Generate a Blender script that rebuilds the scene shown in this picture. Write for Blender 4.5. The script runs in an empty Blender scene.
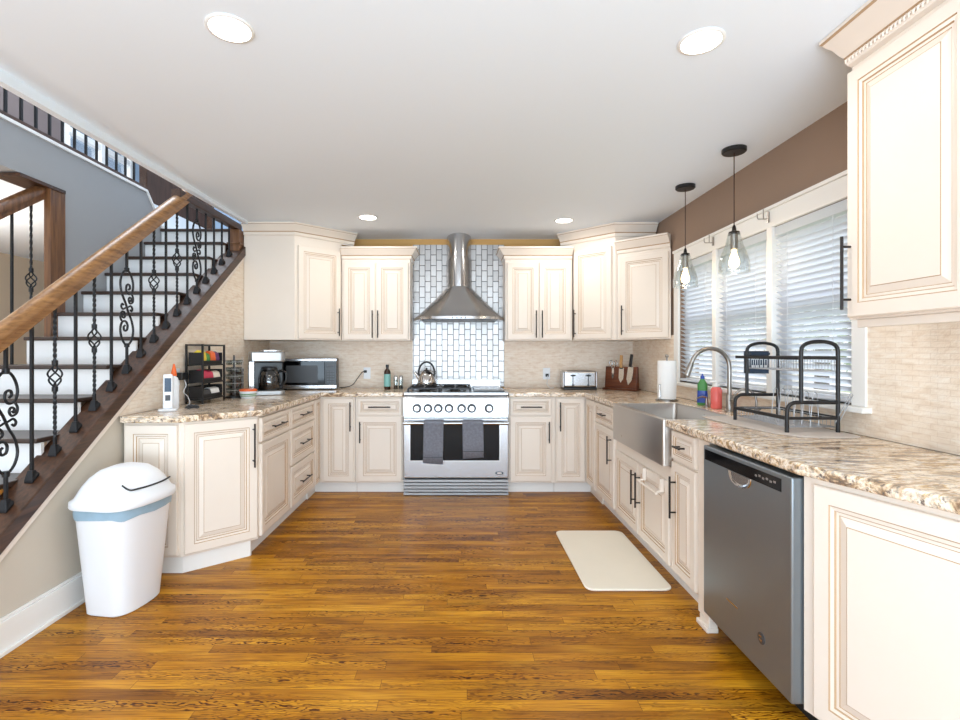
import bpy, bmesh, math, random
from mathutils import Vector, Matrix
R = math.radians
PI = math.pi
SC = bpy.context.scene
COL = SC.collection
random.seed(7)

# ------------------------------------------------------------------ camera, world, lights, exposure
cd = bpy.data.cameras.new('camera')
cam = bpy.data.objects.new('camera', cd)
COL.objects.link(cam)
cam.location = (0, 0, 1.28)
cam.rotation_euler = (R(90), 0, 0)
cd.sensor_width = 36
cd.lens = 18.75
cd.shift_x = 21 / 960
cd.shift_y = -8 / 960
cd.clip_start = 0.02
SC.camera = cam

w = bpy.data.worlds.new('world')
SC.world = w
w.use_nodes = True
bg = w.node_tree.nodes['Background']
bg.inputs['Color'].default_value = (0.90, 0.95, 1.0, 1)
bg.inputs['Strength'].default_value = 1.3

SC.view_settings.view_transform = 'Standard'
SC.view_settings.look = 'None'
SC.view_settings.gamma = 1.0
SC.view_settings.use_curve_mapping = False
SC.view_settings.exposure = 0.55

DOWNLIGHT_W = 3.5          # each recessed ceiling light
PENDANT_W = 1.0
CEIL = 2.43


def area_light(name, loc, rot, sx, sy, power, color=(1, 1, 1), shape='RECTANGLE'):
    l = bpy.data.lights.new(name, 'AREA')
    l.shape = shape
    l.size = sx
    if shape in ('RECTANGLE', 'ELLIPSE'):
        l.size_y = sy
    l.energy = power
    l.color = color
    o = bpy.data.objects.new(name, l)
    o.location = loc
    o.rotation_euler = rot
    COL.objects.link(o)
    return o


sd = bpy.data.lights.new('sun', 'SUN')
sd.energy = 3.2
sd.angle = R(3)
sd.color = (1.0, 0.97, 0.92)
so = bpy.data.objects.new('sun', sd)
so.rotation_euler = Vector((-0.72, -0.25, -0.70)).to_track_quat('-Z', 'Y').to_euler()
so.location = (8, 6, 8)
COL.objects.link(so)

# added daylight fill behind the camera, from no seen opening
area_light('rear_fill', (-0.2, -2.6, 1.35), (R(90), 0, 0), 3.4, 2.0, 4, (0.93, 0.97, 1.0))
area_light('ceiling_fill', (-0.1, -1.9, 0.75), (R(180 - 32), 0, 0), 3.8, 1.9, 172, (0.64, 0.83, 1.0))  # added fill aimed up to brighten the ceiling, no such source seen
area_light('stairwell_fill', (-2.9, 4.2, 4.95), (0, 0, 0), 1.6, 2.2, 70, (0.86, 0.93, 1.0))  # added fill over the stairs
area_light('hall_ceiling_fill', (-4.3, 3.4, 1.5), (R(180), 0, 0), 0.8, 0.8, 30, (1.0, 0.96, 0.9))  # added uplight for the hall ceiling, no lamp seen there
area_light('hall_wall_fill', (-3.3, 3.2, 2.2), (0, R(70), 0), 0.8, 0.5, 14, (1.0, 0.96, 0.9))  # added fill towards the hall wall, stands for no fixture

# ------------------------------------------------------------------ materials


def lin(c):
    out = []
    for v in c:
        v = v / 255.0
        out.append(v / 12.92 if v <= 0.04045 else ((v + 0.055) / 1.055) ** 2.4)
    return (out[0], out[1], out[2], 1.0)


def mat(name, rgb, rough=0.5, metal=0.0, noise=0.0, nscale=20, bump=0.0, bscale=80, coat=0.0, spec=None):
    m = bpy.data.materials.new(name)
    m.use_nodes = True
    nt = m.node_tree
    b = nt.nodes['Principled BSDF']
    b.inputs['Base Color'].default_value = lin(rgb)
    b.inputs['Roughness'].default_value = rough
    b.inputs['Metallic'].default_value = metal
    if coat:
        b.inputs['Coat Weight'].default_value = coat
    if spec is not None:
        b.inputs['Specular IOR Level'].default_value = spec
    if noise or bump:
        tc = nt.nodes.new('ShaderNodeTexCoord')
    if noise:
        n = nt.nodes.new('ShaderNodeTexNoise')
        n.inputs['Scale'].default_value = nscale
        n.inputs['Detail'].default_value = 4
        nt.links.new(tc.outputs['Object'], n.inputs['Vector'])
        mx = nt.nodes.new('ShaderNodeMix')
        mx.data_type = 'RGBA'
        a = lin(rgb)
        mx.inputs['A'].default_value = tuple(min(1, v * (1 - noise)) for v in a[:3]) + (1,)
        mx.inputs['B'].default_value = tuple(min(1, v * (1 + noise)) for v in a[:3]) + (1,)
        nt.links.new(n.outputs['Fac'], mx.inputs['Factor'])
        nt.links.new(mx.outputs['Result'], b.inputs['Base Color'])
    if bump:
        n = nt.nodes.new('ShaderNodeTexNoise')
        n.inputs['Scale'].default_value = bscale
        n.inputs['Detail'].default_value = 5
        nt.links.new(tc.outputs['Object'], n.inputs['Vector'])
        bp = nt.nodes.new('ShaderNodeBump')
        bp.inputs['Strength'].default_value = bump
        bp.inputs['Distance'].default_value = 0.004
        nt.links.new(n.outputs['Fac'], bp.inputs['Height'])
        nt.links.new(bp.outputs['Normal'], b.inputs['Normal'])
    return m


def emit(name, rgb, strength):
    m = bpy.data.materials.new(name)
    m.use_nodes = True
    b = m.node_tree.nodes['Principled BSDF']
    b.inputs['Base Color'].default_value = lin(rgb)
    b.inputs['Emission Color'].default_value = lin(rgb)
    b.inputs['Emission Strength'].default_value = strength
    return m


def clear_glass(name, tint=(255, 255, 255), gloss=1.0, alpha_floor=0.04):
    m = bpy.data.materials.new(name)
    m.use_nodes = True
    nt = m.node_tree
    for n in list(nt.nodes):
        if n.type != 'OUTPUT_MATERIAL':
            nt.nodes.remove(n)
    out = nt.nodes['Material Output']
    t = nt.nodes.new('ShaderNodeBsdfTransparent')
    t.inputs['Color'].default_value = lin(tint)
    g = nt.nodes.new('ShaderNodeBsdfGlossy')
    g.inputs['Roughness'].default_value = 0.03
    lw = nt.nodes.new('ShaderNodeLayerWeight')
    lw.inputs['Blend'].default_value = 0.35
    mth = nt.nodes.new('ShaderNodeMath')
    mth.operation = 'MULTIPLY_ADD'
    mth.inputs[1].default_value = 0.7 * gloss
    mth.inputs[2].default_value = alpha_floor
    nt.links.new(lw.outputs['Fresnel'], mth.inputs[0])
    mx = nt.nodes.new('ShaderNodeMixShader')
    nt.links.new(mth.outputs[0], mx.inputs[0])
    nt.links.new(t.outputs[0], mx.inputs[1])
    nt.links.new(g.outputs[0], mx.inputs[2])
    nt.links.new(mx.outputs[0], out.inputs['Surface'])
    return m


def swizzle(nt, order):
    """world position rearranged: order 'xz0', 'yz0', 'xy0', 'zx0' ..."""
    geo = nt.nodes.new('ShaderNodeNewGeometry')
    sep = nt.nodes.new('ShaderNodeSeparateXYZ')
    com = nt.nodes.new('ShaderNodeCombineXYZ')
    nt.links.new(geo.outputs['Position'], sep.inputs[0])
    for i, ch in enumerate(order):
        if ch in 'xyz':
            nt.links.new(sep.outputs['xyz'.index(ch)], com.inputs[i])
    return com.outputs[0]


def ramp(nt, fac, stops):
    r = nt.nodes.new('ShaderNodeValToRGB')
    el = r.color_ramp.elements
    el[0].position, el[0].color = stops[0][0], lin(stops[0][1])
    el[1].position, el[1].color = stops[-1][0], lin(stops[-1][1])
    for p, c in stops[1:-1]:
        e = el.new(p)
        e.color = lin(c)
    nt.links.new(fac, r.inputs[0])
    return r.outputs[0]


def scaled(nt, vec, s):
    mp = nt.nodes.new('ShaderNodeMapping')
    mp.inputs['Scale'].default_value = s
    nt.links.new(vec, mp.inputs['Vector'])
    return mp.outputs[0]


def noise(nt, vec, scale, detail=4, dist=0.0, rough=0.55):
    n = nt.nodes.new('ShaderNodeTexNoise')
    n.inputs['Scale'].default_value = scale
    n.inputs['Detail'].default_value = detail
    n.inputs['Distortion'].default_value = dist
    n.inputs['Roughness'].default_value = rough
    nt.links.new(vec, n.inputs['Vector'])
    return n.outputs['Fac']


def mixc(nt, fac, a, b, mode='MIX'):
    mx = nt.nodes.new('ShaderNodeMix')
    mx.data_type = 'RGBA'
    mx.blend_type = mode
    for key, v in (('Factor', fac), ('A', a), ('B', b)):
        if hasattr(v, 'is_linked') or hasattr(v, 'links'):
            nt.links.new(v, mx.inputs[key])
        elif key == 'Factor':
            mx.inputs[key].default_value = v
        else:
            mx.inputs[key].default_value = lin(v)
    return mx.outputs['Result']


def stone_mat(name, order, bw=0.075, rh=0.022, c1=(248, 234, 218), c2=(238, 219, 199), mort=(226, 206, 184)):
    m = bpy.data.materials.new(name)
    m.use_nodes = True
    nt = m.node_tree
    b = nt.nodes['Principled BSDF']
    v = swizzle(nt, order)
    br = nt.nodes.new('ShaderNodeTexBrick')
    br.inputs['Scale'].default_value = 1
    br.inputs['Brick Width'].default_value = bw
    br.inputs['Row Height'].default_value = rh
    br.inputs['Mortar Size'].default_value = 0.0012
    br.inputs['Mortar Smooth'].default_value = 0.3
    br.inputs['Color1'].default_value = lin(c1)
    br.inputs['Color2'].default_value = lin(c2)
    br.inputs['Mortar'].default_value = lin(mort)
    br.offset = 0.37
    nt.links.new(v, br.inputs['Vector'])
    n1 = noise(nt, scaled(nt, v, (14, 45, 14)), 1.0, 6, 0.6)
    c = ramp(nt, n1, [(0.3, (218, 192, 166)), (0.5, (245, 229, 212)), (0.7, (254, 246, 236))])
    base = mixc(nt, 0.45, br.outputs['Color'], c)
    nt.links.new(base, b.inputs['Base Color'])
    b.inputs['Roughness'].default_value = 0.55
    n2 = noise(nt, v, 90, 5)
    hm = nt.nodes.new('ShaderNodeMath')
    hm.operation = 'MULTIPLY_ADD'
    nt.links.new(br.outputs['Fac'], hm.inputs[0])
    hm.inputs[1].default_value = -0.9
    nt.links.new(n2, hm.inputs[2])
    bp = nt.nodes.new('ShaderNodeBump')
    bp.inputs['Strength'].default_value = 0.55
    bp.inputs['Distance'].default_value = 0.004
    nt.links.new(hm.outputs[0], bp.inputs['Height'])
    nt.links.new(bp.outputs['Normal'], b.inputs['Normal'])
    return m


def metal_tile_mat():
    m = bpy.data.materials.new('metal_tile')
    m.use_nodes = True
    nt = m.node_tree
    b = nt.nodes['Principled BSDF']
    v = swizzle(nt, 'zx0')
    br = nt.nodes.new('ShaderNodeTexBrick')
    br.inputs['Scale'].default_value = 1
    br.inputs['Brick Width'].default_value = 0.108
    br.inputs['Row Height'].default_value = 0.0575
    br.inputs['Mortar Size'].default_value = 0.0032
    br.inputs['Mortar Smooth'].default_value = 0.1
    br.inputs['Color1'].default_value = lin((200, 197, 195))
    br.inputs['Color2'].default_value = lin((178, 175, 173))
    br.inputs['Mortar'].default_value = lin((112, 110, 108))
    nt.links.new(v, br.inputs['Vector'])
    nt.links.new(br.outputs['Color'], b.inputs['Base Color'])
    b.inputs['Roughness'].default_value = 0.42
    inv = nt.nodes.new('ShaderNodeMath')
    inv.operation = 'SUBTRACT'
    inv.inputs[0].default_value = 1
    nt.links.new(br.outputs['Fac'], inv.inputs[1])
    nt.links.new(inv.outputs[0], b.inputs['Metallic'])
    bp = nt.nodes.new('ShaderNodeBump')
    bp.inputs['Strength'].default_value = 0.6
    bp.inputs['Distance'].default_value = 0.003
    nt.links.new(inv.outputs[0], bp.inputs['Height'])
    nt.links.new(bp.outputs['Normal'], b.inputs['Normal'])
    return m


def floor_mat():
    m = bpy.data.materials.new('oak_floor')
    m.use_nodes = True
    nt = m.node_tree
    b = nt.nodes['Principled BSDF']
    v0 = swizzle(nt, 'xy0')
    sp0 = nt.nodes.new('ShaderNodeSeparateXYZ')
    nt.links.new(v0, sp0.inputs[0])
    rw_ = nt.nodes.new('ShaderNodeMath')
    rw_.operation = 'DIVIDE'
    rw_.inputs[1].default_value = 0.0575
    nt.links.new(sp0.outputs[1], rw_.inputs[0])
    fl_ = nt.nodes.new('ShaderNodeMath')
    fl_.operation = 'FLOOR'
    nt.links.new(rw_.outputs[0], fl_.inputs[0])
    wn_ = nt.nodes.new('ShaderNodeTexWhiteNoise')
    wn_.noise_dimensions = '1D'
    nt.links.new(fl_.outputs[0], wn_.inputs['W'])
    sh_ = nt.nodes.new('ShaderNodeMath')
    sh_.operation = 'MULTIPLY_ADD'
    sh_.inputs[1].default_value = 2.3
    nt.links.new(wn_.outputs['Value'], sh_.inputs[0])
    nt.links.new(sp0.outputs[0], sh_.inputs[2])
    cb_ = nt.nodes.new('ShaderNodeCombineXYZ')
    nt.links.new(sh_.outputs[0], cb_.inputs[0])
    nt.links.new(sp0.outputs[1], cb_.inputs[1])
    v = cb_.outputs[0]
    br = nt.nodes.new('ShaderNodeTexBrick')
    br.inputs['Scale'].default_value = 1
    br.inputs['Brick Width'].default_value = 0.95
    br.inputs['Row Height'].default_value = 0.0575
    br.inputs['Mortar Size'].default_value = 0.0008
    br.inputs['Mortar Smooth'].default_value = 0.2
    br.inputs['Color1'].default_value = (0, 0, 0, 1)
    br.inputs['Color2'].default_value = (1, 1, 1, 1)
    br.inputs['Mortar'].default_value = (0.2, 0.2, 0.2, 1)
    br.offset = 0.41
    nt.links.new(v, br.inputs['Vector'])
    bw = nt.nodes.new('ShaderNodeRGBToBW')
    nt.links.new(br.outputs['Color'], bw.inputs[0])
    # per-plank shift of the grain
    com = nt.nodes.new('ShaderNodeCombineXYZ')
    mul = nt.nodes.new('ShaderNodeMath')
    mul.operation = 'MULTIPLY'
    mul.inputs[1].default_value = 37.0
    nt.links.new(bw.outputs[0], mul.inputs[0])
    nt.links.new(mul.outputs[0], com.inputs[2])
    add = nt.nodes.new('ShaderNodeVectorMath')
    add.operation = 'ADD'
    nt.links.new(v, add.inputs[0])
    nt.links.new(com.outputs[0], add.inputs[1])
    pv = add.outputs[0]
    plank = ramp(nt, bw.outputs[0], [(0.0, (122, 70, 8)), (0.3, (166, 104, 12)), (0.7, (196, 132, 22)), (1.0, (220, 158, 38))])
    blot = noise(nt, scaled(nt, pv, (1.3, 6, 1)), 1.6, 4, 0.4)
    blotc = ramp(nt, blot, [(0.30, (92, 50, 6)), (0.5, (178, 115, 16)), (0.72, (228, 168, 46))])
    c = mixc(nt, 0.5, plank, blotc)
    # cathedral grain
    wv = nt.nodes.new('ShaderNodeTexWave')
    wv.wave_type = 'BANDS'
    wv.bands_direction = 'Y'
    wv.inputs['Scale'].default_value = 10.0
    wv.inputs['Distortion'].default_value = 22.0
    wv.inputs['Detail'].default_value = 3
    wv.inputs['Detail Scale'].default_value = 0.9
    nt.links.new(scaled(nt, pv, (0.9, 3.0, 1)), wv.inputs['Vector'])
    g = ramp(nt, wv.outputs['Fac'], [(0.0, (96, 60, 24)), (0.2, (176, 144, 104)), (0.42, (255, 255, 255)), (1.0, (255, 255, 255))])
    gmask = noise(nt, scaled(nt, pv, (0.8, 5, 1)), 1.3, 2)
    gm = nt.nodes.new('ShaderNodeMapRange')
    gm.inputs['From Min'].default_value = 0.42
    gm.inputs['From Max'].default_value = 0.62
    nt.links.new(gmask, gm.inputs['Value'])
    c2 = mixc(nt, gm.outputs[0], c, mixc(nt, 1.0, c, g, 'MULTIPLY'))
    fine = noise(nt, scaled(nt, pv, (5, 190, 1)), 1.0, 4)
    fr = ramp(nt, fine, [(0.32, (138, 104, 76)), (0.52, (255, 255, 255))])
    c3 = mixc(nt, 0.75, c2, fr, 'MULTIPLY')
    # joints
    c4 = mixc(nt, br.outputs['Fac'], c3, (74, 40, 12))
    nt.links.new(c4, b.inputs['Base Color'])
    b.inputs['Roughness'].default_value = 0.36
    b.inputs['Specular IOR Level'].default_value = 0.22
    bp = nt.nodes.new('ShaderNodeBump')
    bp.inputs['Strength'].default_value = 0.12
    bp.inputs['Distance'].default_value = 0.002
    nt.links.new(fine, bp.inputs['Height'])
    nt.links.new(bp.outputs['Normal'], b.inputs['Normal'])
    return m


def granite_mat():
    m = bpy.data.materials.new('granite')
    m.use_nodes = True
    nt = m.node_tree
    b = nt.nodes['Principled BSDF']
    v = swizzle(nt, 'xyz')
    mp = nt.nodes.new('ShaderNodeMapping')
    mp.inputs['Rotation'].default_value = (0, 0, R(-12))
    mp.inputs['Scale'].default_value = (3.2, 9.0, 9.0)
    nt.links.new(v, mp.inputs['Vector'])
    n1 = noise(nt, mp.outputs[0], 1.5, 7, 1.6, 0.62)
    c = ramp(nt, n1, [(0.30, (78, 68, 60)), (0.38, (150, 116, 76)), (0.45, (222, 198, 164)), (0.54, (246, 238, 226)),
                      (0.61, (206, 172, 116)), (0.66, (140, 112, 78)), (0.73, (240, 228, 208))])
    n2 = noise(nt, mp.outputs[0], 5.5, 6, 0.8, 0.65)
    c2 = ramp(nt, n2, [(0.38, (60, 52, 48)), (0.45, (186, 154, 120)), (0.53, (252, 246, 238))])
    cc = mixc(nt, 0.55, c, c2, 'MULTIPLY')
    sp = noise(nt, v, 70, 3)
    spm = nt.nodes.new('ShaderNodeMapRange')
    spm.inputs['From Min'].default_value = 0.57
    spm.inputs['From Max'].default_value = 0.68
    nt.links.new(sp, spm.inputs['Value'])
    cc2 = mixc(nt, spm.outputs[0], cc, (84, 64, 54))
    br = nt.nodes.new('ShaderNodeBrightContrast')
    br.inputs['Bright'].default_value = 0.06
    nt.links.new(cc2, br.inputs['Color'])
    nt.links.new(br.outputs[0], b.inputs['Base Color'])
    b.inputs['Roughness'].default_value = 0.16
    b.inputs['Specular IOR Level'].default_value = 0.5
    return m


def brushed(name, rgb, rough=0.28, axis=(1, 1, 60), strength=0.06):
    m = bpy.data.materials.new(name)
    m.use_nodes = True
    nt = m.node_tree
    b = nt.nodes['Principled BSDF']
    b.inputs['Metallic'].default_value = 1
    b.inputs['Base Color'].default_value = lin(rgb)
    tc = nt.nodes.new('ShaderNodeTexCoord')
    f = noise(nt, scaled(nt, tc.outputs['Object'], axis), 6.0, 4)
    mr = nt.nodes.new('ShaderNodeMapRange')
    mr.inputs['To Min'].default_value = rough - 0.07
    mr.inputs['To Max'].default_value = rough + 0.07
    nt.links.new(f, mr.inputs['Value'])
    nt.links.new(mr.outputs[0], b.inputs['Roughness'])
    bp = nt.nodes.new('ShaderNodeBump')
    bp.inputs['Strength'].default_value = strength
    bp.inputs['Distance'].default_value = 0.002
    nt.links.new(f, bp.inputs['Height'])
    nt.links.new(bp.outputs['Normal'], b.inputs['Normal'])
    return m


def wood(name, light, dark, axis=(3, 60, 60), rough=0.35):
    m = bpy.data.materials.new(name)
    m.use_nodes = True
    nt = m.node_tree
    b = nt.nodes['Principled BSDF']
    tc = nt.nodes.new('ShaderNodeTexCoord')
    f = noise(nt, scaled(nt, tc.outputs['Object'], axis), 1.0, 5, 0.5)
    c = ramp(nt, f, [(0.3, dark), (0.68, light)])
    nt.links.new(c, b.inputs['Base Color'])
    b.inputs['Roughness'].default_value = rough
    return m


M = {}
M['cream'] = mat('cream_paint', (236, 224, 211), 0.38, noise=0.02, nscale=6)
M['glaze'] = mat('antique_glaze', (184, 152, 118), 0.5)
M['white_trim'] = mat('white_trim', (240, 238, 234), 0.4)
M['ceiling'] = mat('ceiling_paint', (236, 243, 250), 0.9, bump=0.05, bscale=200)
M['taupe'] = mat('taupe_paint', (150, 126, 108), 0.8, noise=0.03, nscale=3)
M['tan_warm_light'] = mat('tan_paint_warm_light', (214, 168, 104), 0.8, noise=0.03, nscale=3)  # golden tint of warm light on tan paint, put into its colour
M['kneewall'] = mat('greige_paint', (205, 195, 180), 0.8)
M['stairgrey'] = mat('grey_paint', (160, 160, 161), 0.85)
M['upstair'] = mat('upstairs_paint', (112, 100, 98), 0.85)
M['blue_grey'] = mat('blue_grey_paint', (150, 172, 196), 0.85)
M['hallbeige'] = mat('hall_paint', (214, 196, 172), 0.85)
M['floor'] = floor_mat()
M['granite'] = granite_mat()
M['stone_xz'] = stone_mat('travertine_back', 'xz0')
M['stone_yz'] = stone_mat('travertine_side', 'yz0', c1=(249, 236, 218), c2=(240, 221, 198))
M['metal_tile'] = metal_tile_mat()
M['steel'] = brushed('stainless', (182, 182, 184), 0.24, (1, 1, 60), 0.015)
M['steel_v'] = brushed('stainless_vertical', (196, 197, 199), 0.22, (70, 70, 1))
M['steel_dw'] = brushed('dishwasher_steel', (140, 148, 154), 0.33, (60, 60, 1), 0.03)
M['steel_dw'].node_tree.nodes['Principled BSDF'].inputs['Metallic'].default_value = 0.75
M['sink_steel'] = brushed('sink_steel', (190, 184, 178), 0.3, (60, 1, 1), 0.03)
M['plain_steel'] = mat('plain_steel', (170, 171, 172), 0.35, 0.9)
M['chrome'] = mat('chrome', (215, 215, 215), 0.12, 1.0)
M['nickel'] = mat('brushed_nickel', (158, 152, 146), 0.28, 1.0)
M['black_metal'] = mat('black_metal', (30, 29, 30), 0.42, 0.2, bump=0.05, bscale=200)
M['iron'] = mat('wrought_iron', (34, 35, 38), 0.45, 0.5, bump=0.1, bscale=150)
M['handle'] = mat('dark_bronze', (44, 38, 36), 0.35, 0.6)
M['black'] = mat('black_plastic', (18, 18, 19), 0.3)
M['black_gloss'] = mat('black_glass', (10, 10, 12), 0.08, spec=0.25)
M['dark_grey'] = mat('dark_grey_plastic', (62, 64, 68), 0.4)
M['void'] = mat('toe_dark', (22, 18, 15), 0.8)
M['stain'] = wood('dark_walnut', (84, 54, 36), (42, 25, 16), (60, 4, 60))
M['tread'] = mat('dark_tread', (58, 42, 34), 0.35, noise=0.2, nscale=30)
M['rail_wood'] = wood('rail_oak', (172, 126, 78), (112, 74, 40), (50, 3, 50))
M['post_wood'] = wood('post_walnut', (132, 90, 56), (84, 52, 32), (50, 50, 4))
M['riser'] = mat('white_riser', (238, 238, 238), 0.5)
M['white_plastic'] = mat('white_plastic', (238, 240, 244), 0.35)
M['liner'] = mat('bag_liner', (150, 178, 196), 0.35, noise=0.15, nscale=25)
M['mat_cream'] = mat('mat_cream', (236, 226, 208), 0.7, noise=0.02, nscale=10)
M['towel'] = mat('grey_terry', (122, 124, 134), 0.95, noise=0.35, nscale=60, bump=0.8, bscale=300)
M['drying_mat'] = mat('drying_mat', (198, 188, 180), 0.9, bump=0.5, bscale=250)
M['paper'] = mat('paper', (245, 244, 242), 0.9, bump=0.2, bscale=120)
M['glass'] = clear_glass('window_glass', gloss=0.6, alpha_floor=0.02)
M['shade_glass'] = clear_glass('shade_glass', (250, 252, 252), 0.45, 0.05)
M['jar_glass'] = clear_glass('jar_glass', (220, 228, 226), 1.0, 0.10)
M['carafe'] = clear_glass('carafe_glass', (70, 68, 66), 1.0, 0.10)
M['blind'] = mat('blind_white', (244, 246, 250), 0.5)
_nt = M['blind'].node_tree
_tr = _nt.nodes.new('ShaderNodeBsdfTranslucent')
_tr.inputs['Color'].default_value = lin((236, 242, 250))
_mx = _nt.nodes.new('ShaderNodeMixShader')
_mx.inputs[0].default_value = 0.45
_nt.links.new(_nt.nodes['Principled BSDF'].outputs[0], _mx.inputs[1])
_nt.links.new(_tr.outputs[0], _mx.inputs[2])
_nt.links.new(_mx.outputs[0], _nt.nodes['Material Output'].inputs['Surface'])
M['walnut'] = wood('walnut_block', (122, 66, 38), (78, 38, 22), (4, 4, 40))
M['light_wood'] = wood('light_wood', (214, 170, 110), (176, 126, 74), (60, 60, 4))
M['orange'] = mat('orange', (236, 104, 40), 0.4)
M['green'] = mat('green', (70, 140, 66), 0.45)
M['yellow'] = mat('yellow', (238, 206, 60), 0.45)
M['pink'] = mat('pink_red', (206, 56, 88), 0.45)
M['coral'] = mat('coral_soap', (240, 112, 104), 0.25)
M['blue'] = mat('blue', (44, 76, 170), 0.3)
M['teal'] = mat('teal_label', (132, 186, 180), 0.5)
M['purple'] = mat('purple', (108, 62, 112), 0.5)
M['brown'] = mat('brown_amber', (54, 34, 24), 0.25)
M['screen'] = mat('screen', (60, 78, 100), 0.15)
M['wire'] = mat('wire_chrome', (196, 198, 202), 0.45, 0.7)
M['lamp_on'] = emit('lamp_lens', (255, 250, 240), 6.0)
M['bulb'] = emit('bulb_on', (255, 214, 160), 7.0)
M['bark'] = mat('bark', (96, 80, 66), 0.9, bump=0.6, bscale=30)
M['leaf'] = mat('leaf', (158, 180, 134), 0.7, noise=0.4, nscale=4)
M['lawn'] = mat('lawn_green', (150, 168, 118), 0.9, noise=0.2, nscale=5)
M['door_dark'] = wood('dark_door', (66, 44, 38), (38, 24, 20), (40, 40, 3))

# ------------------------------------------------------------------ mesh helpers


class G:
    def __init__(self, T=None):
        self.bm = bmesh.new()
        self.T = T

    def v(self, p):
        p = Vector(p)
        return self.bm.verts.new(self.T @ p if self.T else p)

    def f(self, vs, mi=0):
        try:
            fc = self.bm.faces.new(vs)
            fc.material_index = mi
            return fc
        except ValueError:
            return None

    def box(self, x0, x1, y0, y1, z0, z1, mi=0):
        a = [self.v(p) for p in ((x0, y0, z0), (x1, y0, z0), (x1, y1, z0), (x0, y1, z0),
                                 (x0, y0, z1), (x1, y0, z1), (x1, y1, z1), (x0, y1, z1))]
        for q in ((3, 2, 1, 0), (4, 5, 6, 7), (0, 1, 5, 4), (1, 2, 6, 5), (2, 3, 7, 6), (3, 0, 4, 7)):
            self.f([a[i] for i in q], mi)
        return self

    def loft(self, rings, mi=0, cap0=True, cap1=True, closed=True):
        vs = [[self.v(p) for p in r] for r in rings]
        n = len(vs[0])
        for a, b in zip(vs, vs[1:]):
            for i in range(n if closed else n - 1):
                j = (i + 1) % n
                self.f([a[i], a[j], b[j], b[i]], mi)
        if cap0:
            self.f(list(reversed(vs[0])), mi)
        if cap1:
            self.f(vs[-1], mi)
        return self

    def prism(self, poly, z0, z1, mi=0):
        return self.loft([[(x, y, z0) for x, y in poly], [(x, y, z1) for x, y in poly]], mi)

    def prism_x(self, poly, x0, x1, mi=0):      # poly in (y, z)
        return self.loft([[(x0, y, z) for y, z in poly], [(x1, y, z) for y, z in poly]], mi)

    def prism_y(self, poly, y0, y1, mi=0):      # poly in (x, z)
        return self.loft([[(x, y0, z) for x, z in poly], [(x, y1, z) for x, z in poly]], mi)

    def lathe(self, prof, c=(0, 0, 0), n=20, mi=0):
        rings = [[(c[0] + r * math.cos(2 * PI * i / n), c[1] + r * math.sin(2 * PI * i / n), c[2] + z) for i in range(n)]
                 for r, z in prof]
        return self.loft(rings, mi)

    def tube(self, pts, r, n=8, mi=0, closed=False, ends=True, twist=None, phase=0.0):
        P = [Vector(p) for p in pts]
        m = len(P)
        rad = r if isinstance(r, (list, tuple)) else [r] * m
        tang = []
        for i in range(m):
            if closed:
                t = P[(i + 1) % m] - P[i - 1]
            else:
                t = P[min(i + 1, m - 1)] - P[max(i - 1, 0)]
            tang.append(t.normalized() if t.length > 1e-9 else Vector((0, 0, 1)))
        up = Vector((0, 0, 1)) if abs(tang[0].z) < 0.9 else Vector((1, 0, 0))
        nrm = (up - tang[0] * up.dot(tang[0])).normalized()
        rings = []
        for i in range(m):
            nrm = nrm - tang[i] * nrm.dot(tang[i])
            nrm = nrm.normalized() if nrm.length > 1e-9 else tang[i].orthogonal().normalized()
            bi = tang[i].cross(nrm)
            tw = (twist[i] if twist else 0) + phase
            rings.append([P[i] + (nrm * math.cos(2 * PI * k / n + tw) + bi * math.sin(2 * PI * k / n + tw)) * rad[i] for k in range(n)])
        if closed:
            rings.append(rings[0])
            vs = [[self.v(p) for p in q] for q in rings[:-1]]
            vs.append(vs[0])
            for a, b in zip(vs, vs[1:]):
                for k in range(n):
                    self.f([a[k], a[(k + 1) % n], b[(k + 1) % n], b[k]], mi)
            return self
        return self.loft(rings, mi, ends, ends)

    def cyl(self, p0, p1, r, n=16, mi=0):
        return self.tube([p0, p1], r, n, mi)

    def build(self, name, mats, parent=None, smooth=None, bevel=0.0, seg=2, loc=None):
        bm = self.bm
        bmesh.ops.recalc_face_normals(bm, faces=bm.faces)
        me = bpy.data.meshes.new(name)
        bm.to_mesh(me)
        bm.free()
        if not isinstance(mats, (list, tuple)):
            mats = [mats]
        for m in mats:
            me.materials.append(M[m] if isinstance(m, str) else m)
        if smooth:
            me.polygons.foreach_set('use_smooth', [True] * len(me.polygons))
            me.set_sharp_from_angle(angle=R(smooth))
        o = bpy.data.objects.new(name, me)
        COL.objects.link(o)
        if parent:
            o.parent = parent
        if loc:
            o.location = loc
        if bevel:
            md = o.modifiers.new('bevel', 'BEVEL')
            md.width = bevel
            md.segments = seg
            md.limit_method = 'ANGLE'
            md.angle_limit = R(40)
        return o


def catmull(pts, k=6):
    P = [Vector(p) for p in pts]
    out = []
    for i in range(len(P) - 1):
        p0, p1, p2, p3 = P[max(i - 1, 0)], P[i], P[i + 1], P[min(i + 2, len(P) - 1)]
        for s in range(k):
            t = s / k
            out.append(0.5 * ((2 * p1) + (p2 - p0) * t + (2 * p0 - 5 * p1 + 4 * p2 - p3) * t * t + (3 * p1 - p0 - 3 * p2 + p3) * t ** 3))
    out.append(P[-1])
    return out


def rrect(cx, cy, hx, hy, r, n=6):
    pts = []
    for sx, sy, a0 in ((1, 1, 0), (-1, 1, 90), (-1, -1, 180), (1, -1, 270)):
        for k in range(n + 1):
            a = R(a0 + 90 * k / n)
            pts.append((cx + sx * (hx - r) + r * math.cos(a), cy + sy * (hy - r) + r * math.sin(a)))
    return pts


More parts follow.
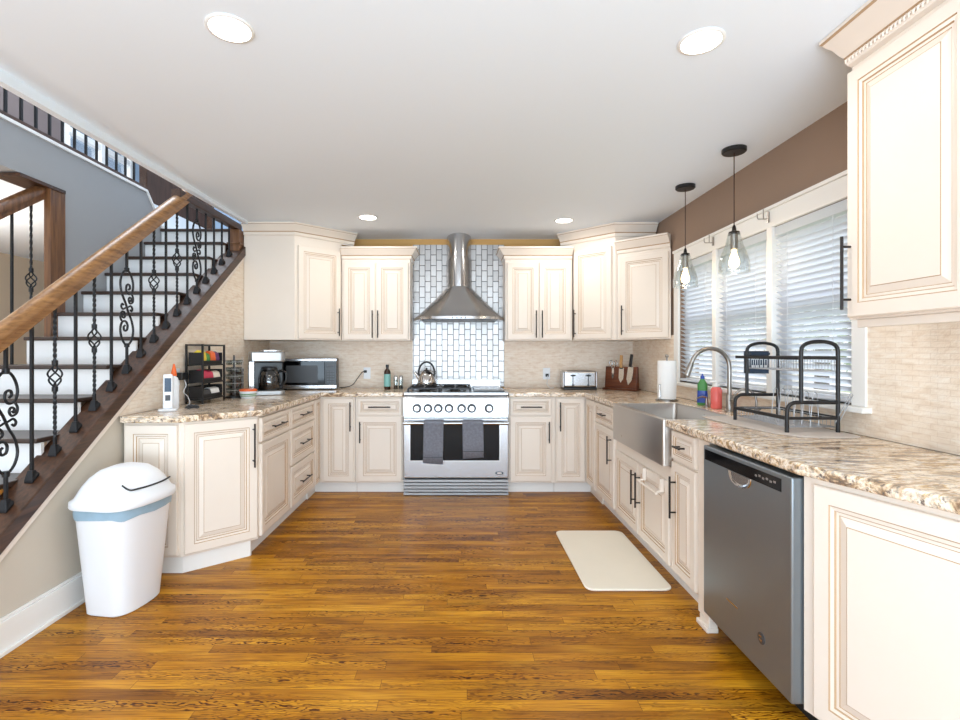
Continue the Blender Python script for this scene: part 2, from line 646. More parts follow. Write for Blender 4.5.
def thing(name, label, cat, loc=(0, 0, 0), rz=0.0, group=None):
    o = bpy.data.objects.new(name, None)
    o.empty_display_size = 0.1
    COL.objects.link(o)
    o.location = loc
    o.rotation_euler = (0, 0, rz)
    o['label'] = label
    o['category'] = cat
    if group:
        o['group'] = group
    return o


def tag(o, label, cat, group=None):
    o['label'] = label
    o['category'] = cat
    if group:
        o['group'] = group
    return o


def struct(o, label=None, cat=None):
    o['kind'] = 'structure'
    if label:
        o['label'] = label
    if cat:
        o['category'] = cat
    return o


# ------------------------------------------------------------------ room shell
WL, WR, WB = -1.94, 1.78, 5.10      # left wall, right wall, back wall (inner faces)

struct(G().box(-5.4, 2.0, -3.0, 7.2, -0.1, 0).build('floor', 'floor'), 'honey oak strip floor running across the kitchen', 'floor')
struct(G().box(-1.86, 2.0, -3.0, 5.3, CEIL, CEIL + 0.12).build('ceiling', 'ceiling'), 'flat pale ceiling over the kitchen', 'ceiling')
struct(G().box(-2.1, 2.0, WB, WB + 0.15, 0, CEIL).build('wall_back', 'tan_warm_light'), 'tan back wall behind the range, coloured golden as if warmly lit', 'wall')

# right wall with the window opening
WY0, WY1, WZ0, WZ1 = 2.25, 4.02, 1.04, 1.985
rw = G()
rw.box(WR, WR + 0.15, 0.2, WY0, 0, CEIL)
rw.box(WR, WR + 0.15, WY1, WB, 0, CEIL)
rw.box(WR, WR + 0.15, WY0, WY1, 0, WZ0)
rw.box(WR, WR + 0.15, WY0, WY1, WZ1, CEIL)
struct(rw.build('wall_right', 'taupe'), 'taupe window wall on the right above the sink', 'wall')

# left wall: stair knee wall (below the stringer) and the wall beyond it


def stringer_z(y):
    return -1.057 + 0.714 * y


lw = G()
lw.prism_x([(1.49, 0), (4.80, 0), (4.80, stringer_z(4.80)), (1.49, stringer_z(1.49))], WL - 0.10, WL)
lw.box(WL - 0.10, WL, 4.80, WB, 0, CEIL)
struct(lw.build('wall_left', 'kneewall'), 'greige triangular wall below the staircase', 'wall')
# travertine on the left wall
st = G()
yk = 2.84
st.prism_x([(yk, 0.915), (5.09, 0.915), (5.09, CEIL), (4.86, CEIL), (4.86, stringer_z(4.86) - 0.05), (yk, stringer_z(yk) - 0.05)], WL + 0.001, WL + 0.012)
struct(st.build('backsplash', 'stone_yz'), 'cream travertine mosaic on the wall under the stairs', 'backsplash')
bs = G()
bs.box(WL + 0.012, -0.47, WB - 0.012, WB - 0.001, 0.915, 1.42)
struct(bs.build('backsplash', 'stone_xz'), 'travertine mosaic on the back wall left of the range', 'backsplash')
bs = G()
bs.box(0.46, WR - 0.012, WB - 0.012, WB - 0.001, 0.915, 1.42)
struct(bs.build('backsplash', 'stone_xz'), 'travertine mosaic on the back wall right of the range', 'backsplash')
bs = G()
bs.box(WR - 0.012, WR - 0.001, 0.4, 2.165, 0.915, 1.43)
bs.box(WR - 0.012, WR - 0.001, 2.165, 4.10, 0.915, 1.015)
bs.box(WR - 0.012, WR - 0.001, 4.10, WB - 0.012, 0.915, 1.42)
struct(bs.build('backsplash', 'stone_yz'), 'split travertine on the right wall around the window', 'backsplash')
struct(G().box(-0.47, 0.46, WB - 0.014, WB - 0.001, 0.93, 2.37).build('backsplash', 'metal_tile'), 'silver metal subway tiles behind the range hood', 'backsplash')

# header along the open stair side of the ceiling
hd = G()
hd.prism_x([(-3.0, 2.380), (2.0, 2.380), (4.5, 2.412), (4.8, 2.412), (4.8, CEIL), (-3.0, CEIL)], -1.90, -1.86)
hd.box(-1.90, -1.86, -3.0, 7.0, CEIL, 5.1)
hd.box(-1.90, -1.86, 5.3, 7.0, 0, CEIL)
struct(hd.build('trim_1', 'ceiling'), 'white header along the stair opening', 'trim')
# baseboard
b = G()
b.prism_x([(1.2, 0), (2.86, 0), (2.86, 0.115), (2.86, 0.14), (1.2, 0.14)], WL + 0.0005, WL + 0.016)
b.prism_x([(1.2, 0.14), (2.86, 0.14), (2.86, 0.155), (1.2, 0.155)], WL + 0.0005, WL + 0.010)
b.prism_x([(1.2, 0), (2.86, 0), (2.86, 0.02), (1.2, 0.02)], WL + 0.016, WL + 0.028)
struct(b.build('baseboard_left', 'white_trim', bevel=0.003), 'white baseboard under the stairs', 'baseboard')
# cream strip below the dark stringer
t = G()
t.prism_x([(1.4, stringer_z(1.4) - 0.045), (4.86, stringer_z(4.86) - 0.045), (4.86, stringer_z(4.86)), (1.4, stringer_z(1.4))], WL + 0.0005, WL + 0.016)
struct(t.build('trim_2', 'cream', bevel=0.003), 'cream strip below the dark stair stringer', 'trim')

# stairwell surround
XF = -2.74
sw = G()
sw.prism_x([(3.47, 0), (7.0, 0), (7.0, 2.42), (4.60, 2.42), (4.38, 2.68), (1.0, 2.68), (1.0, 2.40), (3.47, 2.40)], XF - 0.12, XF)
struct(sw.build('wall_stair', 'stairgrey'), 'grey wall along the far side of the staircase', 'wall')
e = G()
for (y0, z0, y1, z1) in ((1.0, 2.68, 4.38, 2.68), (4.38, 2.68, 4.60, 2.42), (4.60, 2.42, 7.0, 2.42)):
    d = Vector((0, y1 - y0, z1 - z0))
    e.prism_x([(y0, z0), (y1, z1), (y1, z1 + 0.02), (y0, z0 + 0.02)], XF - 0.13, XF + 0.015)
struct(e.build('trim_3', 'white_trim'), 'white edge trim of the upper landing', 'trim')
struct(G().box(-5.4, XF - 0.12, 1.0, 7.0, 2.43, 2.67).build('ceiling_hall', 'ceiling'), 'white ceiling of the room behind the stairs', 'ceiling')
struct(G().box(-5.4, -1.86, 6.95, 7.1, 0, 5.1).build('wall_landing', 'blue_grey'), 'blue grey wall at the end of the stairwell', 'wall')
uw = G()
UY0, UY1, UZ0, UZ1 = 5.72, 6.90, 3.0, 4.7
uw.box(-4.62, -4.5, 1.0, UY0, 2.75, 5.1)
uw.box(-4.62, -4.5, UY1, 6.95, 2.75, 5.1)
uw.box(-4.62, -4.5, UY0, UY1, 2.75, UZ0)
uw.box(-4.62, -4.5, UY0, UY1, UZ1, 5.1)
struct(uw.build('wall_upstairs', 'upstair'), 'dark taupe wall of the upper hall', 'wall')
struct(G().box(-5.4, -1.86, 1.0, 7.1, 5.1, 5.2).build('ceiling_upstairs', 'ceiling'), 'ceiling of the upper hall', 'ceiling')
struct(G().box(-5.4, -5.3, 1.0, 7.0, 0, 2.43).build('wall_hall', 'hallbeige'), 'beige wall of the room behind the stairs', 'wall')
wn = thing('window_4', 'bright window of the upper hall behind the balusters', 'window', (-4.5, 6.3, UZ0))
wn['kind'] = 'structure'
g = G()
for y in (-0.58, 0.0, 0.55):
    g.box(-0.06, 0.02, y - 0.03, y + 0.03, 0, UZ1 - UZ0)
for z in (0.02, 0.85, 1.68):
    g.box(-0.055, 0.015, -0.58, 0.58, z - 0.03, z + 0.03)
g.build('window_frame', 'white_trim', wn)
G().box(-0.045, -0.04, -0.58, 0.58, 0, 1.7).build('pane', 'glass', wn)
dr = thing('door_1', 'dark wooden door on the upper landing', 'door', (-3.9, 6.94, 2.75))
dr['kind'] = 'structure'
G().box(-0.45, 0.45, -0.05, 0, 0, 2.05).build('door_panel', 'door_dark', dr, bevel=0.004)
g = G()
for s in (-1, 1):
    g.box(s * 0.45 - 0.05, s * 0.45 + 0.05, -0.06, 0, 0, 2.1)
g.box(-0.5, 0.5, -0.06, 0, 2.05, 2.15)
g.build('door_casing', 'stain', dr)

# ------------------------------------------------------------------ staircase
stair = thing('staircase', 'straight staircase of dark treads and white risers climbing along the left wall', 'staircase', (-2.35, 1.5, 0))
stair['kind'] = 'structure'
SX0, SX1 = XF + 0.005, WL - 0.105


def nosing(k):
    return (0.172 * k + 0.90) / 0.72


for k in range(2, 15):
    z = 0.172 * k
    y0, y1 = nosing(k), nosing(k + 1)
    if k < 14:
        G().box(SX0 + 2.35, SX1 + 2.35, y0 - 1.5 - 0.025, y1 - 1.5 + 0.02, z - 0.024, z).build('tread', 'tread', stair, bevel=0.006)
    else:
        G().box(SX0 + 2.35, SX1 + 2.35, y0 - 1.5 - 0.025, 6.94 - 1.5, z - 0.024, z).build('tread', 'tread', stair, bevel=0.006)
    G().box(SX0 + 2.35, SX1 + 2.35, y0 - 1.5 + 0.002, y0 - 1.5 + 0.02, z - 0.172, z - 0.024).build('riser', 'riser', stair)

# dark stringer cap on which the balusters stand
sg = G()
SH = 0.085
sg.prism_x([(1.4, stringer_z(1.4)), (4.64, stringer_z(4.64)), (4.64, stringer_z(4.64) + SH), (1.4, stringer_z(1.4) + SH)], WL - 0.13, WL + 0.03)
struct(tag(sg.build('trim_4', 'stain', bevel=0.006), 'dark walnut stringer board under the iron balusters', 'trim'))

# ---- near railing
XR = -1.985


def rail_z(y):
    return -0.225 + 0.728 * y


def baluster(style, h):
    """one iron baluster of height h standing at the origin, ornament in the local YZ plane"""
    g = G()
    s = 0.0085
    q = PI / 4
    mid = h * 0.5
    if style == 'plain':
        g.tube([(0, 0, 0), (0, 0, h)], s, 4, phase=q)
    elif style == 'basket':
        bl = 0.055
        n = 26
        zs = [0.08 + (mid - bl - 0.1) * i / n for i in range(n + 1)]
        g.tube([(0, 0, 0), (0, 0, 0.08)], s, 4, phase=q)
        g.tube([(0, 0, z) for z in zs], s, 4, twist=[i * 0.55 for i in range(n + 1)], phase=q)
        g.tube([(0, 0, zs[-1]), (0, 0, mid - bl)], s, 4, phase=q)
        zs = [mid + bl + 0.02 + (h - mid - bl - 0.08) * i / n for i in range(n + 1)]
        g.tube([(0, 0, mid + bl), (0, 0, zs[0])], s, 4, phase=q)
        g.tube([(0, 0, z) for z in zs], s, 4, twist=[i * 0.55 for i in range(n + 1)], phase=q)
        g.tube([(0, 0, zs[-1]), (0, 0, h)], s, 4, phase=q)
        for c in range(4):
            pts = []
            for i in range(15):
                u = i / 14
                a = c * PI / 2 + u * PI * 1.1
                r = 0.004 + 0.026 * math.sin(PI * u)
                pts.append((r * math.cos(a), r * math.sin(a), mid - bl + 2 * bl * u))
            g.tube(pts, 0.0042, 6)
        for z in (mid - bl - 0.01, mid + bl + 0.01):
            g.lathe([(0.013, -0.012), (0.013, 0.012)], (0, 0, z), 8)
    else:
        hh = 0.225
        g.tube([(0, 0, 0), (0, 0, mid - hh)], s, 4, phase=q)
        g.tube([(0, 0, mid + hh), (0, 0, h)], s, 4, phase=q)
        top = [(.016, .108), (.028, .118), (.022, .138), (.000, .134), (-.006, .104), (.014, .082), (.046, .094), (.058, .14), (.038, .196),
               (0, .226), (-.040, .196), (-.058, .14), (-.044, .08), (-.014, .03), (0, 0)]
        full = top + [(-a, -c) for a, c in reversed(top[:-1])]
        g.tube(catmull([(0, a, mid + c) for a, c in full], 4), 0.0062, 6)
        sm = [(.030, .046), (.040, .040), (.040, .058), (.024, .062), (.016, .046), (.028, .026), (.052, .034), (.058, .060), (.046, .082)]
        for sgn in (1, -1):
            g.tube(catmull([(0, sgn * a, mid + sgn * c) for a, c in sm], 4), 0.0055, 6)
            g.tube(catmull([(0, sgn * a, mid + sgn * c) for a, c in
                            [(-.030, .012), (-.042, .020), (-.050, .004), (-.036, -.012), (-.014, -.004), (0, .0)]], 4), 0.0055, 6)
        for z in (mid - hh, mid + hh):
            g.lathe([(0.014, -0.012), (0.014, 0.012)], (0, 0, z), 8)
    return g


railing = thing('stair_railing', 'near stair railing with wood handrail and wrought iron scroll and basket balusters', 'railing', (XR, 2.2, stringer_z(2.2) + SH))


def put(o, x, y, z):
    o.location = (x - railing.location.x, y - railing.location.y, z - railing.location.z)


styles = ['scroll', 'plain', 'basket', 'plain', 'basket', 'plain']
Y_END = 4.42
for i in range(-1, 17):
    y = 2.19 + 0.133 * i
    zb = stringer_z(y) + SH
    zt = min(rail_z(y) - 0.02, 2.364)
    h = zt - zb
    stl = styles[i % 6]
    if i > 12:
        stl = 'plain'
    if stl == 'scroll' and h < 0.6:
        stl = 'plain'
    o = baluster(stl, h).build('baluster', 'iron', railing, smooth=50)
    put(o, XR, y, zb)
    sh = G()
    sh.loft([[(sx * a, sy * a, z - 0.0 + sy * a * 0.714) for sx, sy in ((1, 1), (-1, 1), (-1, -1), (1, -1))] for a, z in ((0.020, 0.002), (0.020, 0.014))] +
            [[(sx * a, sy * a, z) for sx, sy in ((1, 1), (-1, 1), (-1, -1), (1, -1))] for a, z in ((0.013, 0.036), (0.011, 0.044))])
    sh.build('shoe', 'iron', o, bevel=0.002)


def rail_profile():
    return [(-0.030, -0.042), (0.030, -0.042), (0.030, -0.015), (0.038, -0.004), (0.038, 0.018), (0.026, 0.036), (0.010, 0.043),
            (-0.010, 0.043), (-0.026, 0.036), (-0.038, 0.018), (-0.038, -0.004), (-0.030, -0.015)]


ang = math.atan(0.714)


def rail_ring(x, y, z):
    return [(x + a, y - c * math.sin(ang) * 0, z + c / math.cos(ang)) for a, c in rail_profile()]


L0 = railing.location
g = G(Matrix.Translation(-L0))
g.loft([rail_ring(XR, 1.3, rail_z(1.3)), rail_ring(XR, 3.665, rail_z(3.665))])
g.build('handrail', 'rail_wood', railing, smooth=40)
g = G(Matrix.Translation(-L0))
g.box(XR - 0.032, XR + 0.032, 3.50, 4.50, 2.366, 2.425)
g.build('upper_rail', 'stain', railing, bevel=0.005)
g = G(Matrix.Translation(-L0))
g.box(XR - 0.05, XR + 0.05, 4.40, 4.50, stringer_z(4.40) + SH, 2.362)
g.box(XR - 0.058, XR + 0.06, 4.39, 4.505, stringer_z(4.40) + SH + 0.06, stringer_z(4.40) + SH + 0.075)
g.build('newel_post', 'post_wood', railing, bevel=0.004)

# ---- far railing of the lower flight
fr = thing('stair_railing', 'far railing ending at a square wood post below the grey wall', 'railing', (XF - 0.05, 3.2, stringer_z(3.0)))
L1 = fr.location.copy()
g = G(Matrix.Translation(-L1))
g.loft([rail_ring(XF - 0.05, 1.5, -0.02 + 0.714 * 1.5 + 0.04), rail_ring(XF - 0.05, 3.36, -0.02 + 0.714 * 3.36 + 0.04 - 0.05)])
g.build('handrail', 'post_wood', fr, smooth=40)
for i, y in enumerate((3.26, 3.12, 2.99, 2.86, 2.72)):
    zb = stringer_z(y) - 0.05
    o = baluster('basket' if i % 2 == 0 else 'plain', 0.714 * y - 0.05 - zb).build('baluster', 'iron', fr, smooth=50)
    o.location = Vector((XF - 0.05, y, zb)) - L1
g = G(Matrix.Translation(-L1))
g.box(XF - 0.035, XF + 0.012, 3.34, 3.468, 0.9, 2.395)
g.build('newel_post', 'post_wood', fr, bevel=0.004)
g = G(Matrix.Translation(-L1))
g.box(XF - 0.16, XF + 0.02, 3.10, 3.46, 2.372, 2.394)
g.build('cap_board', 'stain', fr)

# ---- upper landing balustrade
ub = thing('balustrade', 'dark square balusters along the upper floor edge', 'railing', (XF - 0.05, 3.6, 2.70))
L2 = ub.location.copy()
g = G(Matrix.Translation(-L2))
g.box(XF - 0.09, XF - 0.0, 1.4, 4.34, 2.702, 2.73)
g.build('bottom_rail', 'stain', ub)
g = G(Matrix.Translation(-L2))
g.box(XF - 0.09, XF - 0.01, 1.4, 4.34, 3.59, 3.65)
g.build('top_rail', 'stain', ub, bevel=0.004)
for i in range(16):
    y = 4.29 - 0.1105 * i
    G(Matrix.Translation(-L2)).box(XF - 0.056, XF - 0.042, y - 0.007, y + 0.007, 2.73, 3.59).build('baluster', 'iron', ub)

# ------------------------------------------------------------------ windows, blinds
YS = [(2.25, 2.815), (2.865, 3.43), (3.48, 4.02)]
side_names = ['nearest the dish rack', 'in the middle, behind the faucet', 'farthest, behind the paper towels']
for i, (y0, y1) in enumerate(YS):
    wd = thing('window_%d' % (i + 1), 'white double hung window ' + side_names[i], 'window', (WR + 0.05, (y0 + y1) / 2, WZ0))
    wd['kind'] = 'structure'
    T = Matrix.Translation((-(WR + 0.05), -(y0 + y1) / 2, -WZ0))
    zm = 1.53
    g = G(T)
    for yy in (y0, y1 - 0.035):
        g.box(WR + 0.05, WR + 0.10, yy, yy + 0.035, WZ0, WZ1)
    for zz in (WZ0, zm - 0.022, WZ1 - 0.035):
        g.box(WR + 0.048, WR + 0.10, y0, y1, zz, zz + 0.045 if zz < 1.9 else WZ1)
    for yy in (y0 + 0.035, y1 - 0.075):                     # lower sash stiles
        g.box(WR + 0.045, WR + 0.085, yy, yy + 0.04, WZ0, zm)
    g.build('sash_frame', 'white_trim', wd, bevel=0.003)
    G(T).box(WR + 0.07, WR + 0.074, y0 + 0.03, y1 - 0.03, WZ0 + 0.03, WZ1 - 0.03).build('pane', 'glass', wd)

# casing around the three windows, stool
cs = G()
cs.box(WR - 0.02, WR, 2.165, 4.10, WZ1, 2.085)
cs.box(WR - 0.028, WR, 2.155, 4.11, 2.085, 2.105)
cs.box(WR - 0.02, WR, 2.165, 2.245, WZ0, WZ1)
cs.box(WR - 0.02, WR, 4.02, 4.10, WZ0, WZ1)
for y in (2.84, 3.455):
    cs.box(WR - 0.02, WR + 0.10, y - 0.025, y + 0.025, WZ0, WZ1)
cs.box(WR - 0.055, WR + 0.05, 2.14, 4.12, WZ0 - 0.025, WZ0)
struct(cs.build('trim_5', 'white_trim', bevel=0.003), 'white casing and sill around the three windows', 'trim')

blab = ['white slatted blind on the window nearest the dish rack', 'white slatted blind on the middle window behind the faucet', 'white slatted blind on the farthest window by the paper towels']
for i, (y0, y1) in enumerate(YS):
    bl = thing('window_blind', blab[i], 'blind', (WR + 0.02, (y0 + y1) / 2, WZ0), 0, 'window blinds over the sink')
    T = Matrix.Translation((-(WR + 0.02), -(y0 + y1) / 2, -WZ0))
    G(T).box(WR - 0.006, WR + 0.044, y0 + 0.006, y1 - 0.006, WZ1 - 0.055, WZ1 - 0.003).build('head_rail', 'blind', bl, bevel=0.003)
    g = G(T)
    z = WZ0 + 0.07
    tl = R(33)
    while z < WZ1 - 0.07:
        dx, dz = 0.023 * math.cos(tl), 0.023 * math.sin(tl)
        cx = WR + 0.018
        a = [(cx - dx, z + dz), (cx, z + 0.003), (cx + dx, z - dz)]
        lo = [(p[0], p[1] - 0.002) for p in a]
        g.loft([[(p[0], y, p[1]) for p in a + lo[::-1]] for y in (y0 + 0.008, y1 - 0.008)])
        z += 0.033
    g.build('slats', 'blind', bl, smooth=30)
    G(T).box(WR - 0.005, WR + 0.040, y0 + 0.008, y1 - 0.008, WZ0 + 0.012, WZ0 + 0.032).build('bottom_rail', 'blind', bl, bevel=0.003)
    g = G(T)
    for yy in (y0 + 0.12, y1 - 0.12):
        g.cyl((WR - 0.008, yy, WZ0 + 0.02), (WR - 0.008, yy, WZ1 - 0.05), 0.0012, 5)
    g.build('ladder_cord', 'blind', bl)

# curtain brackets on the casing
for y, lab in ((3.455, 'small metal curtain bracket between the farthest and middle windows'), (2.84, 'small metal curtain bracket between the middle and nearest windows')):
    g = G()
    g.box(-0.008, 0, -0.008, 0.008, -0.03, 0.03)
    g.tube([(-0.004, 0, -0.01), (-0.06, 0, -0.01), (-0.065, 0, 0.0), (-0.065, 0, 0.02)], 0.003, 6)
    g.tube([(-0.03, 0, -0.01), (-0.03, 0.0, 0.045)], 0.003, 6)
    tag(g.build('curtain_bracket', 'nickel', loc=(WR - 0.021, y, 2.045)), lab, 'bracket', 'curtain brackets above the windows')

# outdoors
struct(G().box(WR + 0.5, 30, -12, 24, -0.7, -0.6).build('ground', 'lawn'), 'pale lawn outside the windows', 'ground')


def tree(x, y, h, r, lab, n=2600):
    t = thing('tree', lab, 'tree', (x, y, -0.6), 0, 'trees outside the sink windows')
    g = G()
    g.tube([(0, 0, 0), (0.05, 0.03, h * 0.4), (0, 0, h * 0.8)], [0.14, 0.11, 0.04], 8)
    for a in range(7):
        aa = a * 0.9
        g.tube([(0, 0, h * (0.35 + 0.06 * a)), (math.cos(aa) * r * 0.4, math.sin(aa) * r * 0.4, h * (0.45 + 0.06 * a)), (math.cos(aa) * r * 0.8, math.sin(aa) * r * 0.8, h * (0.52 + 0.06 * a))], [0.05, 0.035, 0.012], 6)
    g.build('trunk', 'bark', t, smooth=60)
    g = G()
    for _ in range(n):
        th, ph = random.uniform(0, 2 * PI), math.acos(random.uniform(-1, 1))
        rr = r * random.uniform(0.25, 1.0) ** 0.5
        p = Vector((rr * math.cos(th) * math.sin(ph), rr * math.sin(th) * math.sin(ph), h * 0.62 + rr * 1.05 * math.cos(ph)))
        a = Vector((random.uniform(-1, 1), random.uniform(-1, 1), random.uniform(-1, 1))).normalized()
        b2 = a.orthogonal().normalized()
        s = random.uniform(0.05, 0.11)
        g.f([g.v(p - a * s), g.v(p + b2 * s * 0.5), g.v(p + a * s), g.v(p - b2 * s * 0.5)])
    g.build('foliage', 'leaf', t)


tree(6.8, 9.4, 5.2, 1.7, 'leafy tree outside seen through the middle window')
tree(8.6, 5.4, 5.6, 1.9, 'leafy tree outside seen through the window nearest the dish rack')
tree(6.0, 13.2, 5.4, 1.6, 'leafy tree outside seen through the farthest window')

# ------------------------------------------------------------------ cabinetry


def panel_rings(x0, x1, z0, z1, y, k=1.0):
    """raised panel profile: (inset, y offset, material index of the strip leading to it)"""
    prof = [(0.0, 0.0, 0), (0.0, -0.016, 0), (0.004, -0.020, 0), (0.050 * k, -0.020, 0), (0.0535 * k, -0.0165, 1), (0.064 * k, -0.0145, 0),
            (0.0675 * k, -0.0095, 1), (0.076 * k, -0.0095, 0), (0.0785 * k, -0.008, 1), (0.102 * k, -0.016, 0), (0.1045 * k, -0.0175, 1)]
    out = []
    for ins, dy, mi in prof:
        out.append(([(x0 + ins, y + dy, z0 + ins), (x1 - ins, y + dy, z0 + ins), (x1 - ins, y + dy, z1 - ins), (x0 + ins, y + dy, z1 - ins)], mi))
    return out


def raised(g, x0, x1, z0, z1, y=0.0):
    k = min(1.0, min(x1 - x0, z1 - z0) / 0.29)
    rg = panel_rings(x0, x1, z0, z1, y, k)
    vs = [[g.v(p) for p in r] for r, _ in rg]
    for i in range(1, len(vs)):
        for c in range(4):
            d = (c + 1) % 4
            g.f([vs[i - 1][c], vs[i - 1][d], vs[i][d], vs[i][c]], rg[i][1])
    g.f(vs[-1], 0)
    g.f(list(reversed(vs[0])), 0)


def pull(parent, p, length, axis='z', T=None, y=-0.02, out=0.032):
    """bar pull centred at p=(x,z)"""
    g = G(T)
    x, z = p
    r = 0.0055
    h = length / 2
    if axis == 'z':
        g.cyl((x, y - out, z - h), (x, y - out, z + h), r, 10)
        for s in (-1, 1):
            g.cyl((x, y, z + s * h * 0.72), (x, y - out, z + s * h * 0.72), r * 0.8, 8)
    else:
        g.cyl((x - h, y - out, z), (x + h, y - out, z), r, 10)
        for s in (-1, 1):
            g.cyl((x + s * h * 0.72, y, z), (x + s * h * 0.72, y - out, z), r * 0.8, 8)
    return g.build('handle', 'handle', parent, smooth=40)


def front(unit, name, x0, x1, z0, z1, handle=None, T=None):
    g = G(T)
    raised(g, x0, x1, z0, z1)
    o = g.build(name, ['cream', 'glaze'], unit)
    if handle:
        pull(o, handle[0], handle[1], handle[2], T)
    return o


def crown(unit, path, z, h=0.12, out=0.075, beads=False, T=None):
    """crown moulding swept along a path (outward = right of travel)"""
    prof = [(0, 0), (0.010, 0), (0.010, 0.10), (0.17, 0.16), (0.20, 0.24), (0.20, 0.36), (0.28, 0.42), (0.42, 0.52), (0.62, 0.70), (0.84, 0.80), (0.90, 0.86), (1.0, 0.88), (1.0, 1.0), (0, 1.0)]
    n = len(path)
    P = [Vector(p) for p in path]
    offs = []
    for i in range(n):
        d0 = (P[i] - P[i - 1]).normalized() if i > 0 else None
        d1 = (P[i + 1] - P[i]).normalized() if i < n - 1 else None
        if d0 is None:
            d0 = d1
        if d1 is None:
            d1 = d0
        n0, n1 = Vector((d0.y, -d0.x)), Vector((d1.y, -d1.x))
        m = (n0 + n1)
        m = m / (m.length_squared / 2.0) if m.length > 1e-6 else n0
        offs.append(m)
    g = G(T)
    rings = []
    for i in range(n):
        rings.append([(P[i].x + offs[i].x * a * out, P[i].y + offs[i].y * a * out, z + c * h) for a, c in prof])
    g.loft(rings)
    g.bm.faces.ensure_lookup_table()
    for fi in range((n - 1) * len(prof)):
        if fi % len(prof) in (5, 10):
            g.bm.faces[fi].material_index = 1
    if beads:
        for i in range(n - 1):
            d = P[i + 1] - P[i]
            L = d.length
            d = d.normalized()
            nn = Vector((d.y, -d.x))
            k = int(L / 0.016)
            for j in range(k):
                c0 = P[i] + d * (j + 0.5) * L / k + nn * (out * 0.20 + 0.001)
                a = c0 + d * 0.006
                c1 = c0 - d * 0.006
                g.tube([(c1.x, c1.y, z + 0.24 * h), (c1.x * .5 + a.x * .5 + nn.x * 0.006, c1.y * .5 + a.y * .5 + nn.y * 0.006, z + 0.30 * h), (a.x, a.y, z + 0.36 * h)], 0.0045, 5)
    return g.build('crown_moulding', ['cream', 'glaze'], unit, smooth=35)


BT = 0.875     # top of base carcass


def base_unit(label, loc, rz, width, depth=0.585, top=BT):
    u = thing('base_cabinet', label, 'cabinet', loc, rz)
    G().box(0, width, 0, depth, 0.10, top).build('body', 'cream', u)
    G().box(0, width, 0.06, 0.075, 0, 0.10).build('toe_kick', 'white_trim', u)
    return u


FL = -1.27   # frame plane of the left run
FB = 4.52    # frame plane of the back run
FR = 1.16    # frame plane of the right run

# --- angled end unit, left
ea = thing('base_cabinet', 'angled cream end cabinet beside the white trash can', 'cabinet', (-1.6, 2.87, 0))
T0 = Matrix.Translation((1.6, -2.87, 0))
A, B = Vector((-1.595, 2.872)), Vector((-1.272, 3.158))
G(T0).prism([(WL + 0.016, 2.872), (A.x, A.y), (B.x, B.y), (WL + 0.016, 3.158)], 0.10, BT).build('body', 'cream', ea)
G(T0).prism([(WL + 0.03, 2.895), (A.x - 0.005, 2.895), (-1.31, 3.14), (-1.31, 3.158), (WL + 0.03, 3.158)], 0.0, 0.10).build('toe_kick', 'white_trim', ea)
aa = math.atan2(B.y - A.y, B.x - A.x)
LA = (B - A).length
Td = T0 @ Matrix.Translation((A.x, A.y, 0)) @ Matrix.Rotation(aa, 4, 'Z')
front(ea, 'door', 0.012, LA - 0.006, 0.115, 0.862, ((LA - 0.035, 0.70), 0.27, 'z'), Td)
g = G(T0 @ Matrix.Translation((WL + 0.03, 2.872, 0)))
raised(g, 0.0, A.x - WL - 0.045, 0.115, 0.862)
g.build('side_panel', ['cream', 'glaze'], ea)

# --- left run
u = base_unit('cream cabinet with one drawer over a door, left run next to the angled end cabinet', (FL, 3.162, 0), R(90), 0.552)
front(u, 'drawer', 0.012, 0.535, 0.71, 0.862, ((0.2735, 0.786), 0.24, 'x'))
front(u, 'door', 0.012, 0.535, 0.115, 0.695)
u = base_unit('cream cabinet with three stacked drawers on the left run', (FL, 3.718, 0), R(90), 0.622)
for z0, z1 in ((0.71, 0.862), (0.43, 0.695), (0.115, 0.415)):
    front(u, 'drawer', 0.015, 0.607, z0, z1, ((0.311, (z0 + z1) / 2), 0.24, 'x'))
u = thing('base_cabinet', 'cream corner cabinet with tall narrow door left of the range, under the microwave', 'cabinet', (FL, FB, 0))
T1 = Matrix.Translation((-FL, -FB, 0))
G(T1).box(-1.89, FL, 4.343, 5.085, 0.1, BT).build('body', 'cream', u)
G(T1).box(FL, -0.937, FB, 5.085, 0.1, BT).build('body', 'cream', u)
G(T1).box(FL - 0.06, FL - 0.045, 4.343, FB + 0.06, 0, 0.1).build('toe_kick', 'white_trim', u)
G(T1).box(FL - 0.06, -0.937, FB + 0.06, FB + 0.075, 0, 0.1).build('toe_kick', 'white_trim', u)
front(u, 'corner_panel', 0.01, 0.165, 0.115, 0.862, None, Matrix.Translation((0, 4.343 - FB, 0)) @ Matrix.Rotation(R(90), 4, 'Z'))
front(u, 'door', 0.045, 0.322, 0.115, 0.862, ((0.295, 0.70), 0.26, 'z'))
u = base_unit('cream drawer and door cabinet directly left of the range', (-0.933, FB, 0), 0, 0.43, 0.565)
front(u, 'drawer', 0.02, 0.418, 0.71, 0.862, ((0.22, 0.786), 0.20, 'x'))
front(u, 'door', 0.02, 0.418, 0.115, 0.695, ((0.045, 0.56), 0.19, 'z'))

